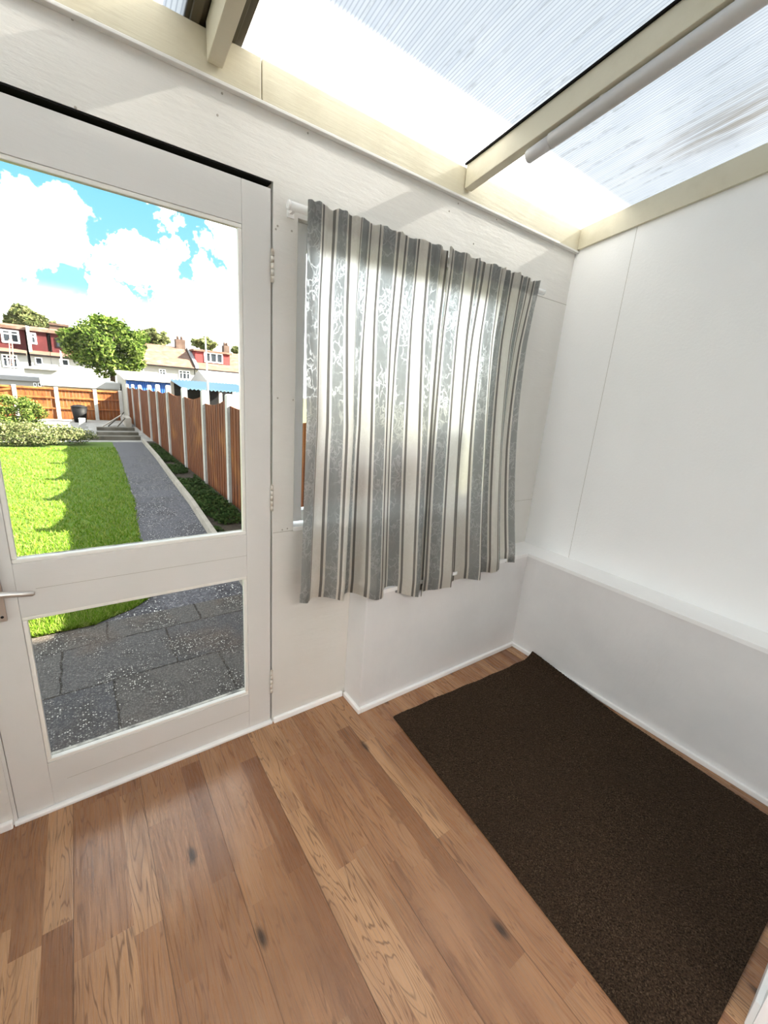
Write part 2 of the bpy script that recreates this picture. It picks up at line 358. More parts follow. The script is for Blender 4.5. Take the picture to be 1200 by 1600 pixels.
def rug_mat():
    m, nt, b = new_mat('brown_carpet_pile', (.03, .018, .01), 0.95, 0.1)
    v = coords(nt)
    a = N(nt, 'ShaderNodeTexNoise', i_Scale=230.0, i_Detail=3.0, i_Roughness=0.7); LK(nt, v, a.inputs['Vector'])
    a2 = N(nt, 'ShaderNodeTexNoise', i_Scale=3.0, i_Detail=4.0); LK(nt, v, a2.inputs['Vector'])
    ad = N(nt, 'ShaderNodeTexVoronoi', i_Scale=320.0); LK(nt, v, ad.inputs['Vector'])
    sc = N(nt, 'ShaderNodeSeparateColor'); LK(nt, ad.outputs['Color'], sc.inputs[0])
    c = mixc(nt, mrange(nt, a.outputs['Fac'], 0.35, 0.68), (.011, .006, .0035), (.055, .034, .020))
    c = mixc(nt, mrange(nt, sc.outputs[0], 0.80, 0.98, 0.0, 0.6), c, (.115, .075, .045))
    c = mixc(nt, mrange(nt, a2.outputs['Fac'], 0.4, 0.7, 0.0, 0.35), c, (.03, .018, .011))
    LK(nt, c, b.inputs['Base Color'])
    b.inputs['Sheen Weight'].default_value = 0.08; b.inputs['Sheen Roughness'].default_value = 0.5; b.inputs['Sheen Tint'].default_value = (.6, .45, .3, 1)
    bump(nt, b, a.outputs['Fac'], 0.004)
    return m
MAT['rug'] = rug_mat()

def curtain_mat(heading=False):
    m = bpy.data.materials.new('striped_curtain_cloth'); m.use_nodes = True; nt = m.node_tree; nt.nodes.clear()
    uv = N(nt, 'ShaderNodeUVMap', uv_map='UVMap'); sp = N(nt, 'ShaderNodeSeparateXYZ'); LK(nt, uv.outputs[0], sp.inputs[0])
    p = math_node(nt, 'FRACT', math_node(nt, 'DIVIDE', sp.outputs['X'], 0.148))
    r = N(nt, 'ShaderNodeValToRGB'); r.color_ramp.interpolation = 'CONSTANT'
    cream, grey, taupe = (.78, .74, .66), (.33, .335, .325), (.23, .21, .19)
    seq = [(0.0, grey), (.36, cream), (.425, taupe), (.50, cream), (.85, taupe), (.93, cream)]
    el = r.color_ramp.elements
    el[0].position = 0; el[0].color = (*seq[0][1], 1); el[1].position = seq[1][0]; el[1].color = (*seq[1][1], 1)
    for q, c in seq[2:]:
        e = el.new(q); e.color = (*c, 1)
    LK(nt, p, r.inputs[0])
    isgrey = math_node(nt, 'LESS_THAN', p, 0.36)
    # woven leaf pattern that only reads with light behind it: thinner weave
    mp = N(nt, 'ShaderNodeMapping'); mp.inputs['Scale'].default_value = (30, 21, 1); LK(nt, uv.outputs[0], mp.inputs['Vector'])
    nz = N(nt, 'ShaderNodeTexNoise', i_Scale=0.9, i_Detail=2.0); LK(nt, mp.outputs[0], nz.inputs['Vector'])
    sc = N(nt, 'ShaderNodeVectorMath', operation='SCALE'); LK(nt, nz.outputs['Color'], sc.inputs[0]); sc.inputs['Scale'].default_value = 2.6
    ad = N(nt, 'ShaderNodeVectorMath', operation='ADD'); LK(nt, mp.outputs[0], ad.inputs[0]); LK(nt, sc.outputs[0], ad.inputs[1])
    vo = N(nt, 'ShaderNodeTexVoronoi', feature='DISTANCE_TO_EDGE', voronoi_dimensions='2D', i_Scale=1.0); LK(nt, ad.outputs[0], vo.inputs['Vector'])
    vo2 = N(nt, 'ShaderNodeTexVoronoi', feature='DISTANCE_TO_EDGE', voronoi_dimensions='2D', i_Scale=2.1); LK(nt, ad.outputs[0], vo2.inputs['Vector'])
    patch = N(nt, 'ShaderNodeTexNoise', i_Scale=0.35, i_Detail=2.0); LK(nt, mp.outputs[0], patch.inputs['Vector'])
    line = math_node(nt, 'MAXIMUM', mrange(nt, vo.outputs['Distance'], 0.09, 0.03), math_node(nt, 'MULTIPLY', mrange(nt, vo2.outputs['Distance'], 0.12, 0.04), mrange(nt, patch.outputs['Fac'], 0.5, 0.6)))
    line = math_node(nt, 'MULTIPLY', line, mrange(nt, patch.outputs['Fac'], 0.38, 0.52, 0.15, 1.0))
    tcol_g = mixc(nt, line, (.34, .36, .36), (.95, .98, .99))
    tcol_c = mixc(nt, line, (.88, .875, .85), (.99, .99, .98))
    isdark = math_node(nt, 'MAXIMUM', math_node(nt, 'MULTIPLY', math_node(nt, 'GREATER_THAN', p, .425), math_node(nt, 'LESS_THAN', p, .50)), math_node(nt, 'MULTIPLY', math_node(nt, 'GREATER_THAN', p, .85), math_node(nt, 'LESS_THAN', p, .93)))
    tcol = mixc(nt, isgrey, tcol_c, tcol_g)
    tcol = mixc(nt, isdark, tcol, (.16, .15, .14))
    wv = N(nt, 'ShaderNodeTexNoise', i_Scale=600.0, i_Detail=2.0); LK(nt, uv.outputs[0], wv.inputs['Vector'])
    base = mixc(nt, mrange(nt, wv.outputs['Fac'], 0.35, 0.65, 0.0, 0.16), r.outputs[0], (.45, .42, .38))
    df = N(nt, 'ShaderNodeBsdfDiffuse'); LK(nt, mixc(nt, 1.0, base, (1.18, 1.17, 1.15), 'MULTIPLY'), df.inputs[0])
    tl = N(nt, 'ShaderNodeBsdfTranslucent'); LK(nt, mixc(nt, isdark, mixc(nt, isgrey, (.90, .89, .86), (.30, .32, .32)), (.16, .15, .14)), tl.inputs[0])
    ms = N(nt, 'ShaderNodeMixShader'); ms.inputs[0].default_value = 0.62; LK(nt, df.outputs[0], ms.inputs[1])
    tp = N(nt, 'ShaderNodeBsdfTransparent'); mt_ = N(nt, 'ShaderNodeMixShader')
    LK(nt, math_node(nt, 'MULTIPLY', math_node(nt, 'MULTIPLY', line, isgrey), .16), mt_.inputs[0]); rf_ = N(nt, 'ShaderNodeBsdfRefraction'); rf_.inputs['IOR'].default_value = 1.35; rf_.inputs['Roughness'].default_value = 0.75; LK(nt, tcol, rf_.inputs[0])
    mf_ = N(nt, 'ShaderNodeMixShader'); mf_.inputs[0].default_value = 0.62; LK(nt, tl.outputs[0], mf_.inputs[1]); LK(nt, rf_.outputs[0], mf_.inputs[2])
    LK(nt, mf_.outputs[0], mt_.inputs[1]); LK(nt, tp.outputs[0], mt_.inputs[2])
    LK(nt, mt_.outputs[0], ms.inputs[2])
    gl = N(nt, 'ShaderNodeBsdfGlossy'); gl.inputs['Roughness'].default_value = 0.45; gl.inputs[0].default_value = (.8, .8, .8, 1)
    m2 = N(nt, 'ShaderNodeMixShader'); m2.inputs[0].default_value = 0.04; LK(nt, ms.outputs[0], m2.inputs[1]); LK(nt, gl.outputs[0], m2.inputs[2])
    o = N(nt, 'ShaderNodeOutputMaterial'); LK(nt, m2.outputs[0], o.inputs[0]); return m
MAT['curtain'] = curtain_mat()
MAT['tape'] = new_mat('heading_tape', (.45, .43, .40), 0.9, 0.1)[0]

# ------------------------------------------------------------------ room shell
XL, XR, XD, YB = -1.25, 1.62, 1.463, -1.505
SL = 0.165                                # roof rise towards the house
fl = MB(); fl.box(XL-.1, 1.75, YB-2.6, 0.06, -0.12, 0.0)
struct(fl.build('floor', MAT['floor']), 'wood strip laminate floor with knots and dark plank seams', 'floor')

wf = MB()
WX0, WX1, WZ0, WZ1 = 0.087, 1.16, 0.865, 1.93
wf.wall([XL-.1, -0.843, 0.004, WX0, WX1, 1.72], [0.0, WZ0, WZ1, 2.004, 2.281],
        [(-0.843, 0.004, 0, 2.004), (WX0, WX1, WZ0, WZ1)], lambda u, z, d: (u, d, z), 0.075)
# board joints and nail heads (narrow dark lines, proud by half a millimetre)
wf.box(0.006, WX0, -0.0006, 0.001, .8675, .8695, 1); wf.box(1.17, XR, -0.0006, 0.001, 1.935, 1.9375, 1); wf.box(1.17, XR, -0.0006, 0.001, .868, .8695, 1)
for px, py in ((118, 168), (340, 180), (347, 146), (481, 208), (555, 231), (702, 330), (716, 318), (776, 343), (113, 30), (434, 353), (431, 358), (456, 361), (434, 622), (458, 625), (441, 828), (449, 826), (740, 381), (540, 372)):
    p = at(px, py, 0.0)
    b = bmesh.new(); bmesh.ops.create_cone(b, segments=8, radius1=.0032, radius2=.0026, depth=.0016, cap_ends=True)
    wf.merge(b, 1, Matrix.Translation((p.x, -0.0006, p.z)) @ Matrix.Rotation(math.pi/2, 4, 'X'))
wall_front = struct(wf.build('wall_front', [MAT['wall'], MAT['crack']]), 'cream painted board wall around the door and window', 'wall')

bump_ = MB(); bump_.box(0.365, XD+.02, -0.14, 0.0, 0.0, 0.58, bev=0.004)
struct(bump_.build('wall_dado_front', MAT['dado']), 'low grey white boxed out wall below the striped curtains', 'wall')
dr = MB(); dr.box(XD, 1.72, YB, 0.0, 0.0, 0.58)
struct(dr.build('wall_dado_right', MAT['dado']), 'low grey white rendered wall beside the brown rug', 'wall')
lg = MB()
lg.prism([(0.365, -.146, .58), (XD-.006, -.146, .58), (XD-.006, YB, .58), (XR, YB, .58), (XR, 0, .58), (0.365, 0, .58)], (0, 0, .018))
struct(lg.build('trim_1', MAT['gloss']), 'white painted ledge capping the low walls', 'ledge')

wr = MB()
wr.prism([(XR, YB-.3, .58), (XR, .075, .58), (XR, .075, 2.27), (XR, YB-.3, 2.27-SL*(YB-.3))], (.10, 0, 0))
wr.box(XR-.0006, XR+.001, -.296, -.2945, .60, 2.23, 1)
struct(wr.build('wall_right', [MAT['board'], MAT['crack']]), 'smooth white upper wall above the ledge', 'wall')
wl = MB(); wl.wall([YB-.3, -1.45, -.12, 0.0], [0.0, .46, 2.14, 2.281], [(-1.45, -.12, .46, 2.14)], lambda u, z, d: (XL-d, u, z), 0.1)
wl.prism([(XL-.1, YB-.3, 2.2815), (XL-.1, -.0, 2.2815), (XL-.1, YB-.3, 2.281-SL*(YB-.3))], (.1, 0, 0))
struct(wl.build('wall_left', MAT['wall']), 'white wall left of the door', 'wall')
w2 = thing('added_window', (XL-.05, -.79, .46), 'added white framed side window letting extra daylight through the left wall', 'window', kind='structure')  # out of view, added so more daylight reaches the right wall
m = MB()
for (a0, a1, c0, c1) in ((-1.4495, -1.40, .4605, 2.1395), (-.17, -.1205, .4605, 2.1395), (-1.40, -.17, .4605, .51), (-1.40, -.17, 2.09, 2.1395), (-.81, -.76, .51, 2.09)):
    m.box(XL-.07, XL-.03, a0, a1, c0, c1, bev=.003)
m.build('window_frame', MAT['frame_white'], w2)
m = MB(); m.box(XL-.052, XL-.048, -1.40, -.81, .51, 2.09); m.build('pane', MAT['glass'], w2)
m = MB(); m.box(XL-.052, XL-.048, -.76, -.17, .51, 2.09); m.build('pane', MAT['glass'], w2)
# house wall behind: doorway opening where the photographer stands, upper storey above
wb = MB(); wb.wall([-5, -1.15, 0.60, 9.0], [0.0, 2.06, 4.27], [(-1.15, 0.60, 0, 2.06)], lambda u, z, d: (u, YB-d, z), 0.28)
struct(wb.build('wall_back', MAT['board']), 'white house wall with an open doorway', 'wall')
ir = MB()
ir.box(-3.0, 3.0, -4.3, -4.2, 0, 2.4); ir.box(-3.1, -3.0, -4.2, YB-.28, 0, 2.4); ir.box(3.0, 3.1, -4.2, YB-.28, 0, 2.4); ir.box(-3.1, 3.1, -4.3, YB-.28, 2.4, 2.5); ir.box(-3.1, 3.1, -4.3, YB-.28, -.12, -.0005)
struct(ir.build('wall_kitchen', MAT['board']), 'plain white room beyond the doorway', 'wall')

# plates under the roof edge
t = MB(); t.box(-0.036, XR, -.018, 0, 2.185, 2.281, bev=.002)
struct(t.build('trim_2', MAT['cream']), 'cream wall plate under the roof over the curtains', 'trim')
t = MB(); t.box(XL, -0.0385, -.018, 0, 2.185, 2.281, bev=.002)
struct(t.build('trim_3', MAT['cream']), 'cream wall plate under the roof over the door', 'trim')
t = MB(); t.box(XL, XR, -.021, -.0005, 2.176, 2.1848, bev=.002)
struct(t.build('trim_4', MAT['door']), 'thin lip below the cream wall plate', 'trim')
t = MB(); t.prism([(XR-.016, -.019, 2.186+.019*.155), (XR-.016, YB, 2.186-YB*.155), (XR-.016, YB, 2.279-YB*SL), (XR-.016, -.019, 2.279+.019*SL)], (.016, 0, 0))
struct(t.build('trim_5', MAT['cream']), 'sloping cream board along the top of the right wall', 'trim')

# skirting beads
def bead(name, pts, label):
    m = MB()
    for (a, b) in zip(pts[:-1], pts[1:]):
        m.hexa(bead_hex(a, b), bev=.004)
    return struct(m.build(name, MAT['gloss']), label, 'skirting')
def bead_hex(a, b, w=.016, h=.024):
    a, b = Vector((*a, 0)), Vector((*b, 0)); d = (b-a).normalized(); n = Vector((d.y, -d.x, 0))
    return [a, a+Vector((0, 0, h)), a+n*w, a+n*w*.75+Vector((0, 0, h*.9)), b, b+Vector((0, 0, h)), b+n*w, b+n*w*.75+Vector((0, 0, h*.9))]
bead('baseboard_front', [(0.008, 0), (0.350, 0)], 'white skirting bead right of the door')
m = MB(); m.box(.349, .365, -.156, -.016, 0, .024, bev=.004); m.box(.3655, XD-.017, -.156, -.14, 0, .024, bev=.004)
struct(m.build('baseboard_dado', MAT['gloss']), 'white skirting bead around the boxed out wall', 'skirting')
m = MB(); m.box(XD-.016, XD, YB, -.14, 0, .024, bev=.004)
struct(m.build('baseboard_right', MAT['gloss']), 'white skirting bead along the right wall beside the rug', 'skirting')
m = MB(); m.box(XL, -.845, -.016, 0, 0, .026, bev=.004)
struct(m.build('baseboard_left', MAT['gloss']), 'white skirting bead left of the door', 'skirting')
m = MB(); m.box(.62, XD-.02, YB, YB+.012, 0, .09, bev=.003)
struct(m.build('baseboard_back', MAT['gloss']), 'white skirting board at the house doorway', 'skirting')
m = MB(); m.box(-.842, .003, -.012, .05, 0, .0115, bev=.003)
struct(m.build('trim_6', MAT['gloss']), 'white threshold bar under the garden door', 'threshold')

# ------------------------------------------------------------------ garden door
door = thing('door_1', (0, 0, .014), 'white painted garden door with two glass panes', 'door', kind='structure')
DX0, DX1, DZ0, DZ1, DY0, DY1 = -.833, -.002, .0135, 1.986, 0.004, .044
m = MB()
m.box(DX0, -.742, DY0, DY1, DZ0, DZ1, bev=.0015); m.build('stile', MAT['door'], door)
m = MB(); m.box(-.0925, DX1, DY0, DY1, DZ0, DZ1, bev=.0015); m.build('stile', MAT['door'], door)
for a, b in ((1.868, DZ1), (.708, .875), (DZ0, .182)):
    m = MB(); m.box(-.7418, -.0927, DY0+.0006, DY1, a, b, bev=.0012)
    if b < 1: m.box(-.7, -.094, DY0+.0001, DY0+.001, (a+b)/2+.0, (a+b)/2+.0012, 1)
    m.build('rail', [MAT['door'], MAT['crack']], door)
def glazed(x0, x1, z0, z1):
    p = MB(); p.box(x0+.001, x1-.001, .024, .028, z0+.001, z1-.001)
    pane = p.build('pane', MAT['glass'], door)
    b = MB(); w = .012
    for (a0, a1, c0, c1) in ((x0, x1, z0, z0+w), (x0, x1, z1-w, z1), (x0, x0+w, z0+w, z1-w), (x1-w, x1, z0+w, z1-w)):
        b.box(a0, a1, .006, .0238, c0, c1, bev=.003)
    b.build('glazing_bead', MAT['beading'], door)
    q = MB()
    for (a0, a1, c0, c1) in ((x0, x1, z0, z0+.009), (x0, x1, z1-.005, z1), (x0, x0+.007, z0+.009, z1-.005), (x1-.006, x1, z0+.009, z1-.005)):
        q.box(a0, a1, .0282, .040, c0, c1)
    q.build('putty', MAT['putty'], door)
glazed(-.7418, -.0927, .875, 1.868)
glazed(-.7418, -.0927, .182, .708)
for za, zb in ((1.725, 1.82), (.958, 1.055), (.155, .265)):
    h = MB(); n = 5; s = (zb-za)/n
    for k in range(n): h.tube([(0.0, -.004, za+k*s+.0006), (0.0, -.004, za+(k+1)*s-.0006)], .0058, 12)
    h.tube([(0.0, -.004, zb), (0.0, -.004, zb+.004)], [.005, .002], 10)
    h.build('hinge', MAT['hinge'], door)
hd = MB(); hd.box(-.812, -.770, -.003, .004, .71, .90, bev=.0025)
hp = hd.build('handle_plate', MAT['steel'], door)
lv = MB()
lv.tube([(-.792, -.003, .812), (-.792, -.040, .812)], .009, 14)
lv.tube([(-.800, -.046, .812), (-.785, -.048, .812), (-.755, -.047, .809), (-.725, -.045, .803), (-.703, -.043, .799), (-.698, -.043, .798)], [.009, .0105, .009, .008, .0075, .004], 14)
lv.build('handle', MAT['steel'], door)
sc = MB()
for z in (.725, .885):
    b = bmesh.new(); bmesh.ops.create_cone(b, segments=12, radius1=.004, radius2=.0035, depth=.002, cap_ends=True)
    sc.merge(b, 0, Matrix.Translation((-.780, -.0036, z)) @ Matrix.Rotation(math.pi/2, 4, 'X'))
sc.build('screw', MAT['dark'], hp)
# door stop / frame reveal behind the leaf
m = MB(); m.box(-.8425, -.834, .0, .075, .0, 2.0035, 0); m.box(-.0015, .0035, .046, .075, 0, 2.0035); m.box(-.834, -.0015, .046, .075, 1.9875, 2.0035, 1); m.box(-.834, -.0015, .001, .046, 1.9995, 2.0035, 1)
m.build('trim_7', [MAT['door'], MAT['dark']]); struct(bpy.data.objects['trim_7'], 'door frame lining with a dark gap above the door', 'frame')

# ------------------------------------------------------------------ window behind the curtains
win = thing('window_1', (.62, .03, WZ0), 'white framed window hidden behind the striped curtains', 'window', kind='structure')
m = MB(); fw = .046; y0, y1 = .028, .07
for (a0, a1, c0, c1) in ((WX0, WX0+fw, WZ0+.03, WZ1), (WX1-fw, WX1, WZ0+.03, WZ1), (WX0+fw, WX1-fw, WZ1-.075, WZ1), (WX0+fw, WX1-fw, WZ0+.03, WZ0+.075)):
    m.box(a0+.0005, a1-.0005, y0, y1, c0, c1, bev=.003)
m.build('window_frame', MAT['frame_white'], win)
m = MB(); m.box(WX0+fw, WX1-fw, .047, .051, WZ0+.075, WZ1-.075); m.build('pane', MAT['glass'], win)
m = MB(); m.box(WX0+.0005, WX1-.0005, -.004, .07, WZ0+.0005, WZ0+.018, bev=.003); m.build('window_sill', MAT['gloss'], win)

# ------------------------------------------------------------------ roof: rafters, sheets, glazing bar, pipe
def rafter(name, x0, x1, label):
    m = MB(); zb, zt = 2.2045, 2.2885
    ya = -.022
    m.hexa([(x0, YB, zb-YB*.173), (x0, YB, zt-YB*SL), (x0, ya, zb-ya*.173), (x0, ya, zt-ya*SL), (x1, YB, zb-YB*.173), (x1, YB, zt-YB*SL), (x1, ya, zb-ya*.173), (x1, ya, zt-ya*SL)], bev=.003)
    return tag(m.build(name, MAT['cream']), label, 'rafter', 'roof rafters')
rafter('rafter', .776, .815, 'cream painted roof rafter with the white plastic pipe beside it')
rafter('rafter', -.186, -.146, 'cream painted roof rafter above the door between dark bars')
def slab(name, x0, x1, y0, y1, z0, th, mt, bev=0.0):
    m = MB()
    m.hexa([(x0, y1, z0-y1*SL), (x0, y1, z0+th-y1*SL), (x0, y0, z0-y0*SL), (x0, y0, z0+th-y0*SL), (x1, y1, z0-y1*SL), (x1, y1, z0+th-y1*SL), (x1, y0, z0-y0*SL), (x1, y0, z0+th-y0*SL)], bev=bev)
    return m.build(name, mt)
def sheet(name, x0, x1, label):      # one thin sheet, sloping with the rafters
    m = MB(); z0 = 2.2905; y0, y1 = .12, YB
    m.face([(x0, y1, z0-y1*SL), (x1, y1, z0-y1*SL), (x1, y0, z0-y0*SL), (x0, y0, z0-y0*SL)])
    return tag(m.build(name, MAT['poly']), label, 'roof sheet', 'ribbed plastic roof sheets')
sheet('roof_sheet', XL-.12, -.232, 'ribbed clear plastic roof sheet at the top left corner over the door')
sheet('roof_sheet', -.088, .774, 'ribbed clear plastic roof sheet between the two cream rafters')
sheet('roof_sheet', .776, 1.74, 'stained ribbed plastic roof sheet between the pipe and the right wall')
g = thing('glazing_bar', (-.16, 0, 2.283), 'dark bronze roof glazing bar above the rafter over the door', 'glazing bar')
for x0, x1, dz in ((-.236, -.186, 0), (-.146, -.086, 0), (-.222, -.200, -.012), (-.130, -.108, -.012)):
    o = slab('flange' if dz == 0 else 'gasket_ridge', x0, x1, .12, YB, 2.2912+dz, .012, MAT['bar'], .002)
    o.parent = g; o.location = -g.location
m = MB(); m.hexa([(-.15+dx*.13, yy, 2.304-yy*SL+dz) for dx in (-.5, .5) for yy in (YB, .12) for dz in (0, .03)], bev=.003); m.build('cap', MAT['bar'], g)
o = slab('sealing_strip', .768, .7755, -.02, YB, 2.2835, .006, MAT['dark']); struct(o); o.name = 'trim_8'; o['label'] = 'dark sealing strip beside the right rafter'; o['category'] = 'trim'

pipe = thing('plastic_pipe', (.80, -.34, 2.24), 'grey white plastic pipe clipped under the right roof rafter', 'pipe')
PX, PZ, PS, PR = .800, 2.1785, .174, .0225
m = MB(); m.tube([(PX, -.385, PZ+.385*PS), (PX, YB+.001, PZ-YB*PS)], PR, 28); m.build('tube', MAT['greypipe'], pipe)
m = MB(); m.tube([(PX, -.298, PZ+.298*PS-.001), (PX, -.302, PZ+.302*PS-.001), (PX, -.3848, PZ+.3848*PS-.001)], [.018, .0205, .0205], 28); m.build('end_cap', MAT['greypipe'], pipe)
for y in (-.55, -1.1):
    m = MB(); m.box(PX-.008, PX+.008, y-.01, y+.01, PZ-y*PS+PR-.002, PZ-y*PS+PR+.003, bev=.001); m.build('clip', MAT['pvc'], pipe)

# ------------------------------------------------------------------ curtain rod and curtains
rod = thing('curtain_rod', (.035, -.042, 1.942), 'white curtain rod carrying the striped curtains', 'curtain rod')
m = MB(); m.tube([(.036, -.042, 1.942), (1.352, -.042, 1.942)], .0125, 20); m.build('pole', MAT['gloss'], rod)
for x in (.0355, 1.3525):
    s = -1 if x < .5 else 1
    m = MB(); m.tube([(x-.004*s, -.042, 1.942), (x, -.042, 1.942), (x+.003*s, -.042, 1.942)], [.0138, .0138, .010], 20); m.build('finial', MAT['gloss'], rod)
for x in (.06, 1.325):
    m = MB(); m.box(x-.006, x+.006, -.0285, -.0001, 1.932, 1.952, bev=.002); m.box(x-.012, x+.012, -.004, -.0001, 1.922, 1.962, bev=.001); m.build('bracket', MAT['gloss'], rod)

def curtain(name, xa_t, xb_t, xa_b, xb_b, ztop, zbl, zbr, folds, seed, label, u0, front=0.0, dip=0.0):
    rng = np.random.RandomState(seed)
    ns, nt_ = 320, 110
    s = np.linspace(0, 1, ns); tt = np.linspace(0, 1, nt_)
    T, Sg = np.meshgrid(tt, s, indexing='ij')
    nf = folds
    ph = rng.uniform(0, 6.28, 6)
    warp = Sg + .035*np.sin(2*np.pi*Sg*1.5+ph[0]) + .02*np.sin(2*np.pi*Sg*3.3+ph[1])
    f1 = np.sin(2*np.pi*nf*warp+ph[2]); f1 = np.sign(f1)*np.abs(f1)**.85
    f2 = np.sin(2*np.pi*nf*2.7*warp+ph[3]+.8*T); f3 = np.sin(2*np.pi*nf*.43*warp+ph[4])
    pinch = np.exp(-((T-.085)/.035)**2)
    A1 = .008 + .026*np.clip((T-.06)/.5, 0, 1) + .006*T
    A2 = .0035*(1-T) + .0015
    head = np.clip(1-T/.09, 0, 1)
    fine = .003*head*np.sin(2*np.pi*nf*5.2*Sg+ph[5])
    yc = -.064 - .012*T - .085*np.clip((T-.2)/.75, 0, 1)**1.15 - front
    left = np.clip((xa_t+(xb_t-xa_t)*Sg-.36)/.1+.5, 0, 1)
    yc = yc - front*np.exp(-Sg/.12)*1.6
    yc = yc + (1-left)*.055*np.clip((T-.5)/.5, 0, 1)
    Y = yc - (A1*(.75*f1+.35*f3) + A2*f2) - fine
    Y = np.minimum(Y, -.057)
    xa = xa_t + (xa_b-xa_t)*T**1.2; xb = xb_t+(xb_b-xb_t)*T**1.2
    xb = xb - dip*np.sin(np.pi*T)
    X = xa + (xb-xa)*Sg + .006*T*np.cos(2*np.pi*nf*warp+ph[2]) + .010*np.sin(3.1*T+ph[0])*Sg*(1-Sg)*4*.6
    zb = zbl + (zbr-zbl)*Sg + .006*np.sin(2*np.pi*nf*warp+ph[2]+1.2)
    top = ztop + .004*np.sin(2*np.pi*nf*2*Sg+ph[1])*1.0 + .0015*np.sin(2*np.pi*nf*5*Sg)
    Z = top + (zb-top)*T
    # length of cloth along a row gives the stripe coordinate
    row = int(nt_*.7)
    dl = np.sqrt(np.diff(X[row])**2+np.diff(Y[row])**2); L = np.concatenate([[0], np.cumsum(dl)])*1.12
    if dip: u0 = .148*(.24+20) - L[-1]          # the outer edge ends in a grey stripe
    verts = np.stack([X, Y, Z], -1).reshape(-1, 3)
    idx = np.arange(nt_*ns).reshape(nt_, ns)
    faces = np.stack([idx[:-1, :-1], idx[1:, :-1], idx[1:, 1:], idx[:-1, 1:]], -1).reshape(-1, 4)
    root = thing(name, (float(xa_t), -.07, float(ztop)), label, 'curtain', 'striped curtains on the white rod')
    def add(nm, vs, fs, mat, lab=None):
        o = np_mesh(nm, vs, fs, mat, root, True)
        u = o.data.uv_layers.new(name='UVMap')
        li = np.empty(len(o.data.loops), np.int32); o.data.loops.foreach_get('vertex_index', li)
        U = (u0+np.broadcast_to(L[None, :], X.shape)).reshape(-1); V = Z.reshape(-1)
        return o, u, li, U, V
    o, u, li, U, V = add('drape', verts, faces, MAT['curtain'])
    u.data.foreach_set('uv', np.stack([U[li], V[li]], -1).astype(np.float32).ravel())
    k = int(nt_*.055)
    vt = np.stack([X[:k], Y[:k]+.0022, Z[:k]], -1).reshape(-1, 3)
    fi = np.arange(k*ns).reshape(k, ns); ft = np.stack([fi[:-1, :-1], fi[1:, :-1], fi[1:, 1:], fi[:-1, 1:]], -1).reshape(-1, 4)
    np_mesh('heading_tape', vt, ft, MAT['tape'], root, True)
    k = int(nt_*.965)
    vt = np.stack([X[k:], Y[k:]+.0022, Z[k:]], -1).reshape(-1, 3)
    kk = nt_-k; fi = np.arange(kk*ns).reshape(kk, ns); ft = np.stack([fi[:-1, :-1], fi[1:, :-1], fi[1:, 1:], fi[:-1, 1:]], -1).reshape(-1, 4)
    h = np_mesh('hem', vt, ft, MAT['curtain'], root, True)
    u = h.data.uv_layers.new(name='UVMap'); li = np.empty(len(h.data.loops), np.int32); h.data.loops.foreach_get('vertex_index', li)
    U = (u0+np.broadcast_to(L[None, :], X[k:].shape)).reshape(-1); V = Z[k:].reshape(-1)
    u.data.foreach_set('uv', np.stack([U[li], V[li]], -1).astype(np.float32).ravel())
    return root
curtain('curtain', .088, .690, .062, .668, 1.967, .615, .545, 3.6, 3, 'grey and cream striped curtain nearer the door', .0)
curtain('curtain', .668, 1.262, .640, 1.295, 1.967, .540, .575, 3.6, 11, 'grey and cream striped curtain nearer the right wall', .02, .013, .055)

# ------------------------------------------------------------------ rug
def build_rug():
    nu, nv = 260, 330
    rng = np.random.RandomState(4)
    A, B, C_, D = np.array((.478, -.252)), np.array((1.448, -.288)), np.array((1.385, -1.475)), np.array((.368, -1.452))
    u = np.linspace(0, 1, nu)[None, :, None]; v = np.linspace(0, 1, nv)[:, None, None]
    P = (1-v)*((1-u)*A+u*B) + v*((1-u)*D+u*C_)
    U = np.broadcast_to(u[..., 0], (nv, nu)); V = np.broadcast_to(v[..., 0], (nv, nu))
    P = P.copy()
    P[..., 1] += .003*np.sin(7*U)*(1-V)**6 + .002*np.sin(31*U)*(1-V)**12
    lift = .042*np.clip((U-.93)/.07, 0, 1)**1.5*np.clip(1-V/.42, 0, 1)*np.clip(V/.002, .8, 1)
    P[..., 0] += .010*np.clip((U-.9)/.1, 0, 1)*np.exp(-((V-.1)/.15)**2)*0
    Z = .0075 + rng.uniform(-.0012, .0014, (nv, nu)) + lift
    top = np.concatenate([P, Z[..., None]], -1).reshape(-1, 3)
    bz = .001 + lift
    bot = np.concatenate([P, bz[..., None]], -1).reshape(-1, 3)
    idx = np.arange(nu*nv).reshape(nv, nu); off = nu*nv
    f = [np.stack([idx[:-1, :-1], idx[1:, :-1], idx[1:, 1:], idx[:-1, 1:]], -1).reshape(-1, 4)]
    g_ = f[0][:, ::-1]+off; f.append(g_)
    for e in (idx[0], idx[-1][::-1], idx[:, 0][::-1], idx[:, -1]):
        f.append(np.stack([e[:-1], e[1:], e[1:]+off, e[:-1]+off], -1))
    o = np_mesh('rug', np.concatenate([top, bot]), np.concatenate(f), MAT['rug'])
    tag(o, 'dark brown coarse rug lying on the wood floor along the right wall', 'rug')
build_rug()
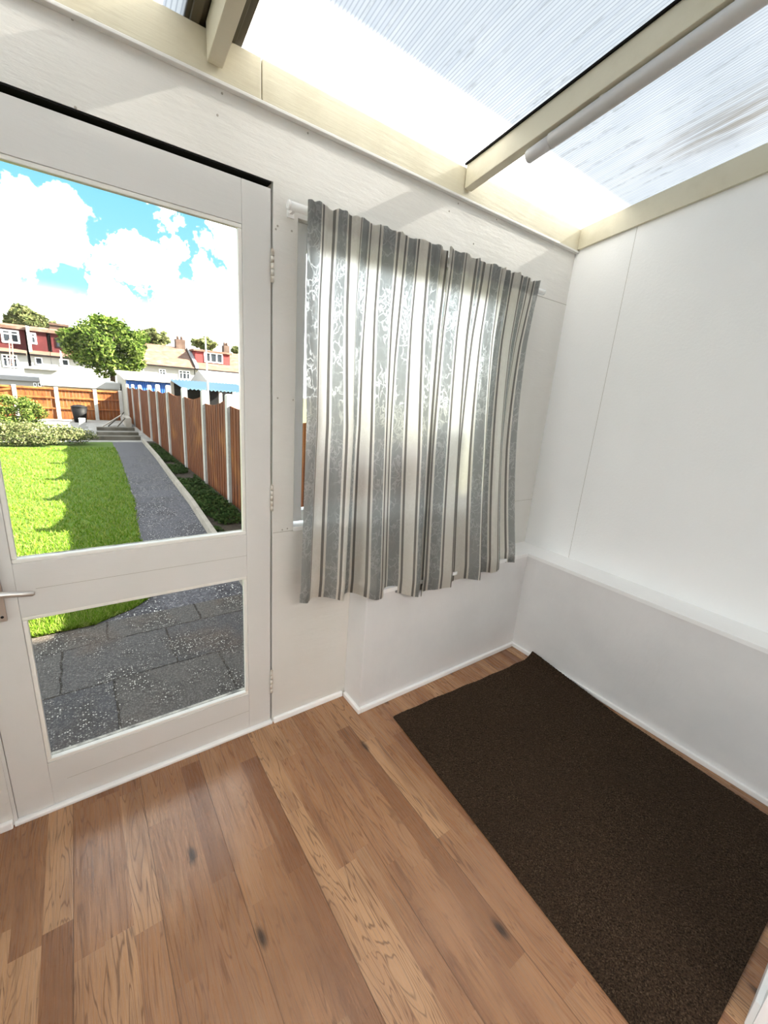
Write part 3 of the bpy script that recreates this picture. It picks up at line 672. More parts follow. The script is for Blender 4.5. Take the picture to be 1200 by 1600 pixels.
#@OUT@
# ------------------------------------------------------------------ unseen lamp added behind the doorway to brighten the room
up = thing('fill_uplighter', (-.3, -3.1, 1.85), 'added white bowl fill light hanging unseen beyond the doorway', 'added lamp')
m = MB(); m.tube([(-.3, -3.1, 1.80), (-.3, -3.1, 1.81), (-.3, -3.1, 1.86), (-.3, -3.1, 1.92)], [.06, .12, .20, .24], 32, cap=False); m.build('bowl', MAT['pvc'], up)
m = MB(); m.tube([(-.3, -3.1, 1.80), (-.3, -3.1, 2.399)], .006, 8); m.build('rod', MAT['steel'], up)
ld = bpy.data.lights.new('fill_light', 'AREA'); ld.shape = 'DISK'; ld.size = .36; ld.energy = FILL_LAMP_W; ld.color = (1.0, .975, .95)
lo = bpy.data.objects.new('fill_light', ld); COL.objects.link(lo); lo.location = (-.3, -3.1, 1.88); lo.rotation_euler = (math.pi, 0, 0)

# ------------------------------------------------------------------ outdoor materials
def gz(y): return -.12 - .01*max(0.0, y-2.0)
def speckle(name, c1, c2, c3, s=90, rough=.9, chips=0.0, bd=.004):
    m, nt, b = new_mat(name, c1, rough, .2); v = coords(nt)
    a = N(nt, 'ShaderNodeTexNoise', i_Scale=3.5, i_Detail=6.0, i_Roughness=.65); LK(nt, v, a.inputs['Vector'])
    a2 = N(nt, 'ShaderNodeTexNoise', i_Scale=float(s), i_Detail=4.0, i_Roughness=.7); LK(nt, v, a2.inputs['Vector'])
    c = mixc(nt, mrange(nt, a.outputs['Fac'], .38, .65), c1, c2)
    c = mixc(nt, mrange(nt, a2.outputs['Fac'], .42, .68, 0, .8), c, c3)
    h = a2.outputs['Fac']
    if chips:
        vo = N(nt, 'ShaderNodeTexVoronoi', i_Scale=85.0); LK(nt, v, vo.inputs['Vector'])
        sc = N(nt, 'ShaderNodeSeparateColor'); LK(nt, vo.outputs['Color'], sc.inputs[0])
        area = mrange(nt, a.outputs['Fac'], .40, .62, .25, 1.0)
        k = math_node(nt, 'MULTIPLY', math_node(nt, 'MULTIPLY', math_node(nt, 'GREATER_THAN', sc.outputs[0], 1-chips), mrange(nt, vo.outputs['Distance'], .50, .28)), area)
        c = mixc(nt, k, c, (.62, .60, .55))
    LK(nt, c, b.inputs['Base Color']); bump(nt, b, h, bd); return m
def paving_mat():
    m, nt, b = new_mat('worn_concrete_slabs', (.15, .14, .13), .9, .2)
    tc = N(nt, 'ShaderNodeTexCoord'); v = tc.outputs['Object']
    wob = N(nt, 'ShaderNodeTexNoise', i_Scale=9.0, i_Detail=3.0); LK(nt, v, wob.inputs['Vector'])
    sc0 = N(nt, 'ShaderNodeVectorMath', operation='SCALE'); LK(nt, wob.outputs['Color'], sc0.inputs[0]); sc0.inputs['Scale'].default_value = .03
    ad = N(nt, 'ShaderNodeVectorMath', operation='ADD'); LK(nt, v, ad.inputs[0]); LK(nt, sc0.outputs[0], ad.inputs[1])
    br = N(nt, 'ShaderNodeTexBrick', offset=.42); LK(nt, ad.outputs[0], br.inputs['Vector'])
    br.inputs['Scale'].default_value = 1.0; br.inputs['Brick Width'].default_value = .52; br.inputs['Row Height'].default_value = .41
    br.inputs['Mortar Size'].default_value = .006; br.inputs['Mortar Smooth'].default_value = .3
    br.inputs['Color1'].default_value = (.070, .064, .058, 1); br.inputs['Color2'].default_value = (.047, .047, .053, 1); br.inputs['Mortar'].default_value = (.018, .015, .012, 1)
    a = N(nt, 'ShaderNodeTexNoise', i_Scale=4.0, i_Detail=7.0, i_Roughness=.68); LK(nt, v, a.inputs['Vector'])
    a2 = N(nt, 'ShaderNodeTexNoise', i_Scale=120.0, i_Detail=5.0, i_Roughness=.75); LK(nt, v, a2.inputs['Vector'])
    bw = N(nt, 'ShaderNodeTexNoise', i_Scale=1.9, i_Detail=3.0); LK(nt, v, bw.inputs['Vector'])
    c = mixc(nt, mrange(nt, bw.outputs['Fac'], .45, .65, 0, .8), br.outputs['Color'], (.075, .055, .043))
    c = mixc(nt, mrange(nt, a.outputs['Fac'], .42, .66, 0, .85), c, (.028, .026, .024))
    c = mixc(nt, mrange(nt, a2.outputs['Fac'], .50, .68, 0, .75), c, (.17, .16, .145))
    c = mixc(nt, mrange(nt, a2.outputs['Fac'], .48, .32, 0, .8), c, (.02, .019, .018))
    vo = N(nt, 'ShaderNodeTexVoronoi', i_Scale=105.0); LK(nt, v, vo.inputs['Vector'])
    sc = N(nt, 'ShaderNodeSeparateColor'); LK(nt, vo.outputs['Color'], sc.inputs[0])
    k = math_node(nt, 'MULTIPLY', math_node(nt, 'MULTIPLY', math_node(nt, 'GREATER_THAN', sc.outputs[0], .70), mrange(nt, vo.outputs['Distance'], .48, .25)), mrange(nt, a.outputs['Fac'], .44, .60, .06, 1.0))
    c = mixc(nt, k, c, (.45, .43, .39))
    LK(nt, c, b.inputs['Base Color']); bump(nt, b, math_node(nt, 'ADD', a2.outputs['Fac'], math_node(nt, 'MULTIPLY', br.outputs['Fac'], -1.0)), .006); return m
def wood(name, c1, c2, c3, sx=14, sz=1.6, rough=.8):
    m, nt, b = new_mat(name, c1, rough, .2)
    v = coords(nt, (sx, sx, sz))
    a = N(nt, 'ShaderNodeTexNoise', i_Scale=1.0, i_Detail=5.0, i_Roughness=.6); LK(nt, v, a.inputs['Vector'])
    a2 = N(nt, 'ShaderNodeTexNoise', i_Scale=1.8, i_Detail=4.0); LK(nt, coords(nt), a2.inputs['Vector'])
    c = mixc(nt, mrange(nt, a.outputs['Fac'], .35, .65), c1, c2); c = mixc(nt, mrange(nt, a2.outputs['Fac'], .5, .72, 0, .7), c, c3)
    LK(nt, c, b.inputs['Base Color']); bump(nt, b, a.outputs['Fac'], .003); return m
def leaf(name, c1, c2, c3, tl=.35):
    m = bpy.data.materials.new(name); m.use_nodes = True; nt = m.node_tree; nt.nodes.clear()
    g = N(nt, 'ShaderNodeNewGeometry')
    r = N(nt, 'ShaderNodeValToRGB'); e = r.color_ramp.elements; e[0].color = (*c1, 1); e[1].color = (*c3, 1); q = e.new(.5); q.color = (*c2, 1)
    LK(nt, g.outputs['Random Per Island'], r.inputs[0])
    d = N(nt, 'ShaderNodeBsdfDiffuse'); LK(nt, r.outputs[0], d.inputs[0]); t = N(nt, 'ShaderNodeBsdfTranslucent'); LK(nt, r.outputs[0], t.inputs[0])
    x = N(nt, 'ShaderNodeMixShader'); x.inputs[0].default_value = tl; LK(nt, d.outputs[0], x.inputs[1]); LK(nt, t.outputs[0], x.inputs[2])
    o = N(nt, 'ShaderNodeOutputMaterial'); LK(nt, x.outputs[0], o.inputs[0]); return m
MAT['paving'] = paving_mat()
MAT['path'] = speckle('worn_path_concrete', (0.048, 0.047, 0.054), (0.024, 0.023, 0.026), (0.125, 0.122, 0.13), 60, chips=.12)
MAT['kerb'] = speckle('kerb_concrete', (0.260, 0.236, 0.198), (0.186, 0.167, 0.136), (0.310, 0.285, 0.248), 60)
MAT['conc'] = speckle('pale_concrete', (.34, .33, .31), (.27, .26, .24), (.39, .38, .36), 40)
MAT['yard'] = speckle('worn_yard_concrete', (.22, .21, .195), (.14, .135, .12), (.28, .27, .25), 25)
MAT['soil'] = speckle('dark_soil', (0.022, 0.015, 0.011), (0.037, 0.028, 0.019), (0.056, 0.046, 0.031), 30, bd=.03)
MAT['turf'] = speckle('lawn_turf', (0.05, 0.095, 0.007), (0.038, 0.07, 0.005), (0.085, 0.12, 0.017), 45)
MAT['earth'] = speckle('rough_ground', (0.087, 0.081, 0.043), (0.062, 0.068, 0.031), (0.124, 0.112, 0.062), 3)
MAT['grass'] = leaf('grass_blades', (0.062, 0.130, 0.007), (0.105, 0.185, 0.014), (0.25, 0.275, 0.075), .4)
MAT['weed'] = leaf('weed_leaves', (.012, .026, .008), (.022, .042, .012), (.045, .07, .022), .2)
MAT['bushleaf'] = leaf('privet_leaves', (.02, .04, .010), (.07, .11, .02), (.22, .25, .07), .25)
MAT['creep'] = leaf('low_shrub_leaves', (.03, .05, .018), (.11, .13, .05), (.26, .25, .12), .25)
MAT['treeleaf'] = leaf('tree_leaves', (.010, .022, .005), (.065, .11, .018), (.20, .25, .06), .3)
MAT['farleaf'] = leaf('far_tree_leaves', (0.056, 0.074, 0.031), (0.124, 0.143, 0.056), (0.211, 0.205, 0.093), .3)
MAT['bark'] = wood('bark', (0.074, 0.056, 0.037), (0.043, 0.031, 0.022), (0.099, 0.081, 0.062))
MAT['fence'] = wood('brown_fence_boards', (.125, .036, .007), (.058, .016, .004), (.20, .078, .018), 16, 1.3)
MAT['ofence'] = wood('orange_fence_boards', (.18, .052, .011), (.095, .026, .006), (.23, .085, .022), 16, 1.3)
MAT['brick'] = wood('maroon_tile_hanging', (.060, .009, .010), (.042, .006, .007), (.08, .016, .015), 3, 9)
MAT['rooft'] = wood('rooftiles', (.115, .068, .050), (.082, .046, .033), (.16, .105, .082), 1.2, 5)
MAT['rend'] = new_mat('white_render', (.30, .295, .285), .8, .2)[0]
MAT['cream2'] = new_mat('cream_render', (0.471, 0.384, 0.285), .8, .2)[0]
MAT['chim'] = wood('chimney_brick', (.075, .045, .034), (.05, .03, .022), (.10, .07, .055), 6, 8)
MAT['slate'] = new_mat('grey_felt_roof', (0.236, 0.236, 0.248), .8, .2)[0]
MAT['wpane'] = new_mat('dark_window_pane', (.018, .022, .028), .35, .12)[0]
MAT['blue'] = new_mat('blue_painted_sheet', (0.019, 0.093, 0.341), .45, .4)[0]
MAT['ltblue'] = new_mat('pale_blue_roof_sheet', (.11, .19, .25), .4, .4)[0]
MAT['shedside'] = speckle('shed_side_panel', (0.298, 0.285, 0.254), (0.248, 0.236, 0.211), (0.341, 0.329, 0.298), 12)
MAT['black'] = new_mat('black_plastic', (.004, .004, .0045), .6, .12)[0]
MAT['red'] = new_mat('red_tile_cheek', (.16, .022, .022), .7, .2)[0]
MAT['rust'] = new_mat('reddish_ladder', (0.279, 0.155, 0.124), .6, .3)[0]
MAT['oldwood'] = wood('weathered_timber', (0.099, 0.087, 0.068), (0.062, 0.056, 0.043), (0.136, 0.124, 0.105), 9, 2)
MAT['paleply'] = wood('pale_plank', (0.322, 0.298, 0.260), (0.260, 0.236, 0.198), (0.372, 0.347, 0.310), 9, 2)

# ------------------------------------------------------------------ ground
def strip(name, rows, mt, dz, label, cat, thick=.06):
    # rows: (y, x0, x1)
    m = MB(); bm = m.bm
    top, bot = [], []
    for y, a, b in rows:
        z = gz(y)+dz
        top.append((bm.verts.new((a, y, z)), bm.verts.new((b, y, z)))); bot.append((bm.verts.new((a, y, z-thick)), bm.verts.new((b, y, z-thick))))
    fs = []
    for i in range(len(rows)-1):
        (a, b), (c, d) = top[i], top[i+1]; (e, f), (g, h) = bot[i], bot[i+1]
        fs += [bm.faces.new((a, b, d, c)), bm.faces.new((e, g, h, f)), bm.faces.new((a, c, g, e)), bm.faces.new((b, f, h, d))]
    fs += [bm.faces.new((top[0][0], bot[0][0], bot[0][1], top[0][1])), bm.faces.new((top[-1][0], top[-1][1], bot[-1][1], bot[-1][0]))]
    bmesh.ops.recalc_face_normals(bm, faces=fs)
    return struct(m.build(name, mt), label, cat)
strip('ground', [(.08, -30, 40), (2, -30, 40), (30, -40, 50), (120, -140, 160)], MAT['earth'], -.09, 'bare ground beyond the garden', 'ground', .2)
strip('patio', [(.08, -6, 1.6), (1.45, -6, 1.6)], MAT['paving'], 0, 'worn grey concrete slabs outside the door', 'paving', .07)
LE = [(1.4505, -.60), (1.56, -.38), (1.70, -.24), (2.0, -.20), (3.15, -.18), (4.55, -.08), (8.1, .02), (10.8, .06)]
KE = [(1.4505, .36), (2.0, .38), (3.15, .44), (4.2, .50), (6.0, .56), (8.1, .64), (10.8, .70)]
def interp(tab, y):
    for (a, b), (c, d) in zip(tab[:-1], tab[1:]):
        if a <= y <= c: return b+(d-b)*(y-a)/(c-a)
    return tab[-1][1] if y > tab[-1][0] else tab[0][1]
ys = sorted(set([a for a, _ in LE]+[a for a, _ in KE]+[9.5]))
strip('path', [(y, interp(LE, y)+.0, interp(KE, y)) for y in ys], MAT['path'], -.002, 'grey concrete garden path running beside the bed', 'path', .05)
strip('lawn', [(y, -9.0, interp(LE, y)-.002) for y in ys], MAT['turf'], .004, 'lawn turf under the grass', 'lawn', .06)
strip('patio_far', [(10.801, -9, 1.0), (17.4, -9, 1.0)], MAT['yard'], 0, 'pale concrete yard at the end of the garden', 'paving', .05)
strip('bed_soil', [(y, interp(KE, y)+.062, .99) for y in ys], MAT['soil'], .02, 'dark soil of the planting bed along the fence', 'soil', .06)
kb = MB()
for (ya, yb) in zip(ys[:-1], ys[1:]):
    a, b = interp(KE, ya), interp(KE, yb); za, zb = gz(ya), gz(yb)
    kb.hexa([(a+.001, ya, za-.03), (a+.006, ya, za+.075), (a+.061, ya, za-.03), (a+.056, ya, za+.075), (b+.001, yb, zb-.03), (b+.006, yb, zb+.075), (b+.061, yb, zb-.03), (b+.056, yb, zb+.075)])
struct(kb.build('kerb', MAT['kerb']), 'pale stone edging between path and planting bed', 'kerb')

def leaves(name, pts, size, mat, seed, parent=None, flat=0.0, elong=1.8):
    rng = np.random.RandomState(seed); n = len(pts)
    d = rng.normal(size=(n, 3)); d[:, 2] = d[:, 2]*(1-flat)*.7; d /= np.linalg.norm(d, axis=1)[:, None]
    e = rng.normal(size=(n, 3)); e -= d*(e*d).sum(1)[:, None]; e /= np.linalg.norm(e, axis=1)[:, None]
    L = size*rng.uniform(.6, 1.3, (n, 1)); w = L/elong
    bend = np.cross(d, e)*L*.12
    v = np.stack([pts-d*L*.5, pts+e*w*.5+bend, pts+d*L*.5, pts-e*w*.5+bend], 1).reshape(-1, 3)
    return np_mesh(name, v, np.arange(n*4).reshape(n, 4), mat, parent)
def blob(n, c, r, seed, shell=.55, clumps=40, cs=.28, zmin=None):
    rng = np.random.RandomState(seed)
    d = rng.normal(size=(clumps, 3)); d /= np.linalg.norm(d, axis=1)[:, None]
    cc = d*(shell+(1-shell)*rng.uniform(0, 1, (clumps, 1)))*.9
    k = rng.randint(0, clumps, n)
    q = rng.normal(size=(n, 3)); q /= np.linalg.norm(q, axis=1)[:, None]
    p = cc[k]+q*cs*rng.uniform(.4, 1, (n, 1))
    p = np.array(c)+p*np.array(r)
    if zmin is not None: p = p[p[:, 2] > zmin]
    return p
# grass
rng = np.random.RandomState(5)
def grass():
    n = 90000
    y = 1.44+ (rng.uniform(0, 1, n)**2.0)*8.3
    xr = np.array([interp(LE, t) for t in y])
    half = .35*(y+1.45)+.9
    x = xr+.012 - rng.uniform(0, 1, n)**1.1*np.minimum(half*1.6, 6.5)
    h = rng.uniform(.018, .045, n); a = rng.uniform(0, 6.283, n); w = rng.uniform(.0022, .0045, n)*(1+y*.12)
    z = np.array([gz(t) for t in y])+.003
    bx, by = np.cos(a)*w, np.sin(a)*w; lx, ly = rng.normal(0, .016, n), rng.normal(0, .016, n)
    v = np.stack([np.stack([x-bx, y-by, z], 1), np.stack([x+bx, y+by, z], 1), np.stack([x+lx, y+ly, z+h], 1)], 1).reshape(-1, 3)
    o = np_mesh('grass', v, np.arange(n*3).reshape(n, 3), MAT['grass'])
    tag(o, 'short bright green grass covering the lawn', 'grass', kind='stuff')
grass()
n = 9000; y = 1.6+rng.uniform(0, 1, n)**1.5*9.0
xa = np.array([interp(KE, t) for t in y])+.07
x = xa+(.915-xa)*rng.uniform(0, 1, n); dens = np.sin(x*9+1)*np.sin(y*4.1)+np.sin(y*1.7)
k = dens > -.75
pts = np.stack([x, y, np.array([gz(t) for t in y])+.03+rng.uniform(0, .05, n)], 1)[k]
tag(leaves('weeds', pts, .05, MAT['weed'], 6, flat=.4, elong=1.5), 'dark green low weeds covering the bed beside the fence', 'weeds', kind='stuff')

# bushes
def bush(name, px, py, Y, r, n, size, mat, label, seed, base):
    c = at(px, py, Y); b = thing(name, (c.x, c.y, gz(Y)), label, 'bush', 'bushes at the end of the lawn')
    p = blob(n, tuple(c), r, seed, .6, 90, .22, gz(Y)+.02)
    leaves('foliage', p, size, mat, seed, b)
    m = MB()
    rr = np.random.RandomState(seed)
    for i in range(9):
        a = rr.uniform(0, 6.28); m.tube([(c.x+.05*math.cos(a), c.y+.05*math.sin(a), gz(Y)-.01), (c.x+.5*r[0]*math.cos(a), c.y+.5*r[1]*math.sin(a), c.z+.3*r[2])], [.016, .006], 6)
    m.build('stem', MAT['bark'], b)
bush('shrub', 18, 648, 12.0, (.72, .55, .50), 9000, .06, MAT['bushleaf'], 'rounded glossy green shrub at the back left of the lawn', 21, 0)
bush('low_shrub', 35, 680, 10.3, (1.32, .5, .30), 11000, .048, MAT['creep'], 'low spreading yellow green shrub at the edge of the lawn', 22, 0)

# ------------------------------------------------------------------ right hand fence: concrete posts with board panels slotted between
PY = [.16, 1.42, 2.74, 4.06, 5.34, 6.81, 8.41, 9.80, 11.18, 13.2, 15.1, 16.9, 17.43]
PT = [1.27, 1.27, 1.27, 1.27, 1.271, 1.262, 1.265, 1.245, 1.20, 1.15, 1.12, 1.09]
FX = .955
rf = thing('board_fence', (FX+.045, PY[0], gz(PY[0])), 'long brown board fence with white concrete posts on the right of the garden', 'fence')
for i, (y, zt) in enumerate(zip(PY, PT)):
    m = MB(); zb = gz(y)-.06; w = .045
    m.box(FX, FX+.09, y-w, y+w, zb, zt-.02, bev=.004)
    m.prism([(FX, y-w, zt-.02), (FX+.09, y-w, zt-.02), (FX+.075, y-w*.7, zt), (FX+.015, y-w*.7, zt)], (0, w*1.7, 0))
    m.build('post', MAT['conc'], rf)['label'] = 'white concrete post'
TOPS = [(1.20, 1.15), (1.20, 1.10), (1.20, 1.13), (1.218, 1.085), (1.195, 1.115), (1.14, 1.14), (1.15, 1.11), (1.13, 1.10), (1.10, 1.06), (1.07, 1.03), (1.03, .99), (.99, 1.0)]
for i in range(len(PY)-1):
    ya, yb = PY[i]+.047, PY[i+1]-.047; za, zb_ = TOPS[i]; nb = max(4, int((yb-ya)/.115))
    m = MB()
    for k in range(nb):
        a, b = ya+(yb-ya)*k/nb, ya+(yb-ya)*(k+1)/nb
        def top(q):
            s = (q-ya)/(yb-ya); return za+(zb_-za)*s-.05*math.sin(math.pi*s)
        m.hexa([(FX+.030, a, gz(a)+.0), (FX+.030, a, top(a)), (FX+.048, a, gz(a)+.0), (FX+.048, a, top(a)), (FX+.036, b-.001, gz(b)+.0), (FX+.036, b-.001, top(b)), (FX+.048, b-.001, gz(b)+.0), (FX+.048, b-.001, top(b))])
    pn = m.build('panel', MAT['fence'], rf)
    for zz in (.28, .80):
        m = MB(); m.box(FX+.0485, FX+.072, ya+.001, yb-.001, gz(yb)+zz, gz(yb)+zz+.06, bev=.002); m.build('rail', MAT['fence'], pn)

# ------------------------------------------------------------------ back fence
BY = 17.5; zt = .79
bx = [-7.7, -6.6, -5.5, -4.4, -3.3, -2.21, -1.10, .015, .80]
bf = thing('board_fence', (.8, BY, gz(BY)), 'orange board fence with white concrete posts across the end of the garden', 'fence')
for i, x in enumerate(bx):
    m = MB(); m.box(x-.055, x+.055, BY-.055, BY+.055, gz(BY)-.05, zt+.03, bev=.006)
    m.build('post', MAT['conc'], bf)['label'] = 'white concrete post'
for i in range(len(bx)-1):
    xa, xb = bx[i]+.057, bx[i+1]-.057
    gate = (i == 4)
    m = MB(); nb = max(6, int((xb-xa)/.10)); z0 = gz(BY)
    if gate: root = thing('garden_gate', (xa, BY, gz(BY)), 'orange board gate with diagonal braces at the left of the back fence', 'gate')
    for k in range(nb):
        a, b = xa+(xb-xa)*k/nb, xa+(xb-xa)*(k+1)/nb
        m.hexa([(a, BY-.004, z0), (a, BY-.004, zt-.03), (a, BY+.012, z0), (a, BY+.012, zt-.03), (b-.004, BY+.004, z0), (b-.004, BY+.004, zt-.03), (b-.004, BY+.012, z0), (b-.004, BY+.012, zt-.03)])
    pn = m.build('boards', MAT['ofence'], root) if gate else m.build('panel', MAT['ofence'], bf)
    pr = root if gate else pn
    for zz in (zt-.07, .42, .06):
        m = MB(); m.prism([(xa+.001, BY-.0045, zz), (xa+.001, BY-.05, zz+.01), (xa+.001, BY-.05, zz+.035), (xa+.001, BY-.0045, zz+.075)], (xb-xa-.002, 0, 0)); m.build('rail', MAT['ofence'], pr)
    if gate:
        for za_, zb_ in ((.10, .42), (.46, .73)):
            m = MB(); m.hexa([(xa+.02, BY-.045, za_), (xa+.02, BY-.045, za_+.07), (xa+.02, BY-.006, za_), (xa+.02, BY-.006, za_+.07), (xb-.02, BY-.045, zb_-.07), (xb-.02, BY-.045, zb_), (xb-.02, BY-.006, zb_-.07), (xb-.02, BY-.006, zb_)]); m.build('brace', MAT['ofence'], root)
    m = MB(); m.box(xa, xb, BY-.02, BY+.02, zt-.029, zt-.005, bev=.003); m.build('capping', MAT['ofence'], pr)

# ------------------------------------------------------------------ things at the end of the garden
z0 = gz(16.4)
bn = thing('dustbin', (-.51, 16.4, z0), 'black plastic dustbin standing against the orange fence', 'bin')
m = MB(); m.tube([(-.51, 16.4, z0), (-.51, 16.4, z0+.5)], [.17, .225], 24); m.build('body', MAT['black'], bn)
m = MB(); m.tube([(-.51, 16.4, z0+.501), (-.51, 16.4, z0+.52), (-.51, 16.4, z0+.56), (-.51, 16.4, z0+.58)], [.238, .238, .16, .05], 24); m.build('lid', MAT['black'], bn)
for dx in (-.232, .232):
    m = MB(); m.box(-.51+dx-.012, -.51+dx+.012, 16.36, 16.44, z0+.42, z0+.45, bev=.003); m.build('handle', MAT['black'], bn)
zc = gz(13.4)
for i, (x, y, zz, w, d, h, lab) in enumerate(((-.47, 13.4, 0, .22, .2, .16, 'white concrete block at the bottom of the small stack'), (-.48, 13.42, .161, .16, .18, .2, 'white concrete block on top of the small stack'), (-.36, 12.9, 0, .18, .16, .1, 'low pale concrete block in front of the small stack'))):
    m = MB(); m.box(x-w/2, x+w/2, y-d/2, y+d/2, gz(y)+zz, gz(y)+zz+h, bev=.008)
    tag(m.build('concrete_block', MAT['rend']), lab, 'block', 'pale blocks by the bin')
for i, (y, xa, xb, lab) in enumerate(((11.3, -.35, .72, 'nearest mossy timber sleeper across the end of the path'), (12.3, -.2, .78, 'middle mossy timber sleeper across the end of the path'), (13.7, -.15, .82, 'farthest mossy timber sleeper across the end of the path'))):
    m = MB(); m.box(xa, xb, y-.11, y+.11, gz(y), gz(y)+.10, bev=.012); tag(m.build('timber_sleeper', MAT['oldwood']), lab, 'sleeper', 'sleepers at the end of the path')
for i, (a, b, mt, lab) in enumerate((((.02, 14.6), (.62, 15.2), 'paleply', 'pale plank leaning on the timber heap by the fence'), ((.20, 14.9), (.72, 15.6), 'oldwood', 'grey plank propped at the back of the timber heap'), ((.38, 14.3), (.66, 14.5), 'oldwood', 'short dark plank at the front of the timber heap'))):
    m = MB(); z0 = gz(a[1]); h = (.34, .40, .30)[i]
    m.hexa([(a[0], a[1]-.07, z0+.0), (a[0], a[1]-.07, z0+.035), (a[0], a[1]+.07, z0+.0), (a[0], a[1]+.07, z0+.035), (b[0], b[1]-.07, z0+h), (b[0], b[1]-.07, z0+h+.035), (b[0], b[1]+.07, z0+h), (b[0], b[1]+.07, z0+h+.035)])
    tag(m.build('plank', MAT[mt]), lab, 'plank', 'planks heaped by the fence')
m = MB(); z0 = gz(15.2); m.box(.69, .86, 14.85, 15.9, z0, z0+.30, bev=.01); tag(m.build('timber_stack', MAT['paleply']), 'pale timber baulk under the leaning planks by the fence', 'timber')

# ------------------------------------------------------------------ sheds and outbuildings beyond
def face_window(parent, x0, x1, z0, z1, y, cols=2, split=.0, name='window', fr=.055, mat='frame_white'):
    m = MB(); t = .05
    m.box(x0, x1, y-t, y, z0, z0+fr); m.box(x0, x1, y-t, y, z1-fr, z1); m.box(x0, x0+fr, y-t, y, z0+fr, z1-fr); m.box(x1-fr, x1, y-t, y, z0+fr, z1-fr)
    for k in range(1, cols):
        xc = x0+(x1-x0)*k/cols; m.box(xc-fr/2, xc+fr/2, y-t, y, z0+fr, z1-fr)
    if split: zc = z1-(z1-z0)*split; m.box(x0+fr, x1-fr, y-t*.9, y, zc-fr*.35, zc+fr*.35)
    f = m.build(name, MAT[mat], parent)
    m = MB(); m.box(x0+fr*.5, x1-fr*.5, y-t*.5, y-.002, z0+fr*.5, z1-fr*.5); m.build('pane', MAT['wpane'], f)
def pxwin(parent, a, b, c, d, Y, **k):
    p, q = at(a, (b+d)/2, Y), at(c, (b+d)/2, Y); u, v = at((a+c)/2, b, Y), at((a+c)/2, d, Y)
    face_window(parent, p.x, q.x, v.z, u.z, Y-.003, **k)
sh = thing('garden_shed', (2.0, 18.0, gz(18)), 'blue corrugated garden shed with a pale sloping roof beyond the fence', 'shed')
zf = 1.24; zbk = at(186, 580, 22).z
m = MB(); m.prism([(1.05, 18.05, gz(18)-.1), (1.05, 22, gz(18)-.1), (1.05, 22, zbk), (1.05, 18.05, zf)], (1.85, 0, 0)); m.build('wall', MAT['shedside'], sh)
m = MB(); nr = 26
pr = [(1.07+1.81*k/(nr*2), 18.045-(.03 if k % 2 else .0), -.2) for k in range(nr*2+1)]
for a, b in zip(pr[:-1], pr[1:]): m.face([a, b, (b[0], b[1], zf-.03), (a[0], a[1], zf-.03)])
m.build('front_cladding', MAT['blue'], sh)
m = MB(); m.hexa([(.98, 17.85, zf-.005), (.98, 17.85, zf+.03), (.98, 22.1, zbk), (.98, 22.1, zbk+.04), (2.98, 17.85, zf-.005), (2.98, 17.85, zf+.03), (2.98, 22.1, zbk), (2.98, 22.1, zbk+.04)]); m.build('roof', MAT['conc'], sh)
cp = thing('canopy', (4.0, 14.2, gz(14)), 'pale blue corrugated canopy roof on posts beyond the brown fence', 'canopy')
e0, e1 = at(285, 608, 14), at(400, 617, 14); zb_ = at(296, 596, 16.5).z
m = MB(); nr = 20; ze = e0.z
for k in range(nr*2):
    xa, xb = e0.x+(e1.x-e0.x)*k/(nr*2), e0.x+(e1.x-e0.x)*(k+1)/(nr*2); da, db = (.0, .05) if k % 2 else (.05, .0)
    m.hexa([(xa, 14, ze+da-.012), (xa, 14, ze+da), (xa, 16.5, zb_+da-.012), (xa, 16.5, zb_+da), (xb, 14, ze+db-.012), (xb, 14, ze+db), (xb, 16.5, zb_+db-.012), (xb, 16.5, zb_+db)])
m.build('roof', MAT['ltblue'], cp)
for x in (e0.x+.1, (e0.x+e1.x)/2, e1.x-.1):
    for y, zz in ((14.1, ze-.02), (16.4, zb_-.03)):
        m = MB(); m.box(x-.05, x+.05, y-.05, y+.05, gz(y)-.1, zz); m.build('post', MAT['rend'], cp)
m = MB(); m.box(e0.x+.05, e1.x-.05, 16.45, 16.5, gz(16)-.1, zb_-.05); m.build('back_panel', MAT['black'], cp)
ob = thing('outbuilding', (5, 20, gz(20)), 'low outbuilding with a grey gabled roof behind the blue canopy', 'outbuilding')
p0, p1 = at(333, 597, 20), at(410, 600, 20); apex = at(340, 588, 20).z
m = MB(); m.box(p0.x, p1.x, 20, 24, gz(20)-.1, p0.z-.1); m.build('wall', MAT['rend'], ob)
m = MB(); m.prism([(p0.x-.2, 19.8, p0.z-.1), (p0.x-.2, 24.2, p0.z-.1), (p0.x-.2, 22, apex+.25)], (p1.x-p0.x+.4, 0, 0)); m.build('roof', MAT['slate'], ob)
ga = thing('garage', (-.2, 20, gz(20)), 'long white flat roofed garage behind the orange fence', 'garage')
g0, g1 = at(68, 600, 20), at(186, 604, 20); gt = at(130, 597, 20).z
m = MB(); m.box(g0.x, .97, 20, 24, gz(20)-.1, gt-.22); m.build('wall', MAT['cream2'], ga)
m = MB(); m.box(g0.x-.1, 1.0, 19.85, 24.1, gt-.22, gt+.05, bev=.02); m.build('roof', MAT['rend'], ga)
wo = thing('extension', (-3.2, 24, gz(24)), 'white flat roofed house extension with three small dark windows', 'extension')
w0, w1 = at(-40, 590, 26), at(72, 598, 26); wt = at(40, 590, 26).z
m = MB(); m.box(w0.x, w1.x, 26, 31, gz(26)-.4, wt-.15); m.build('wall', MAT['rend'], wo)
m = MB(); m.box(w0.x-.1, w1.x+.1, 25.85, 31, wt-.15, wt+.05); m.build('roof', MAT['slate'], wo)
for a, c in ((52.5, 57), (59.5, 65), (67.5, 70.5)): pxwin(wo, a, 598, c, 604, 26, cols=1, fr=.03)

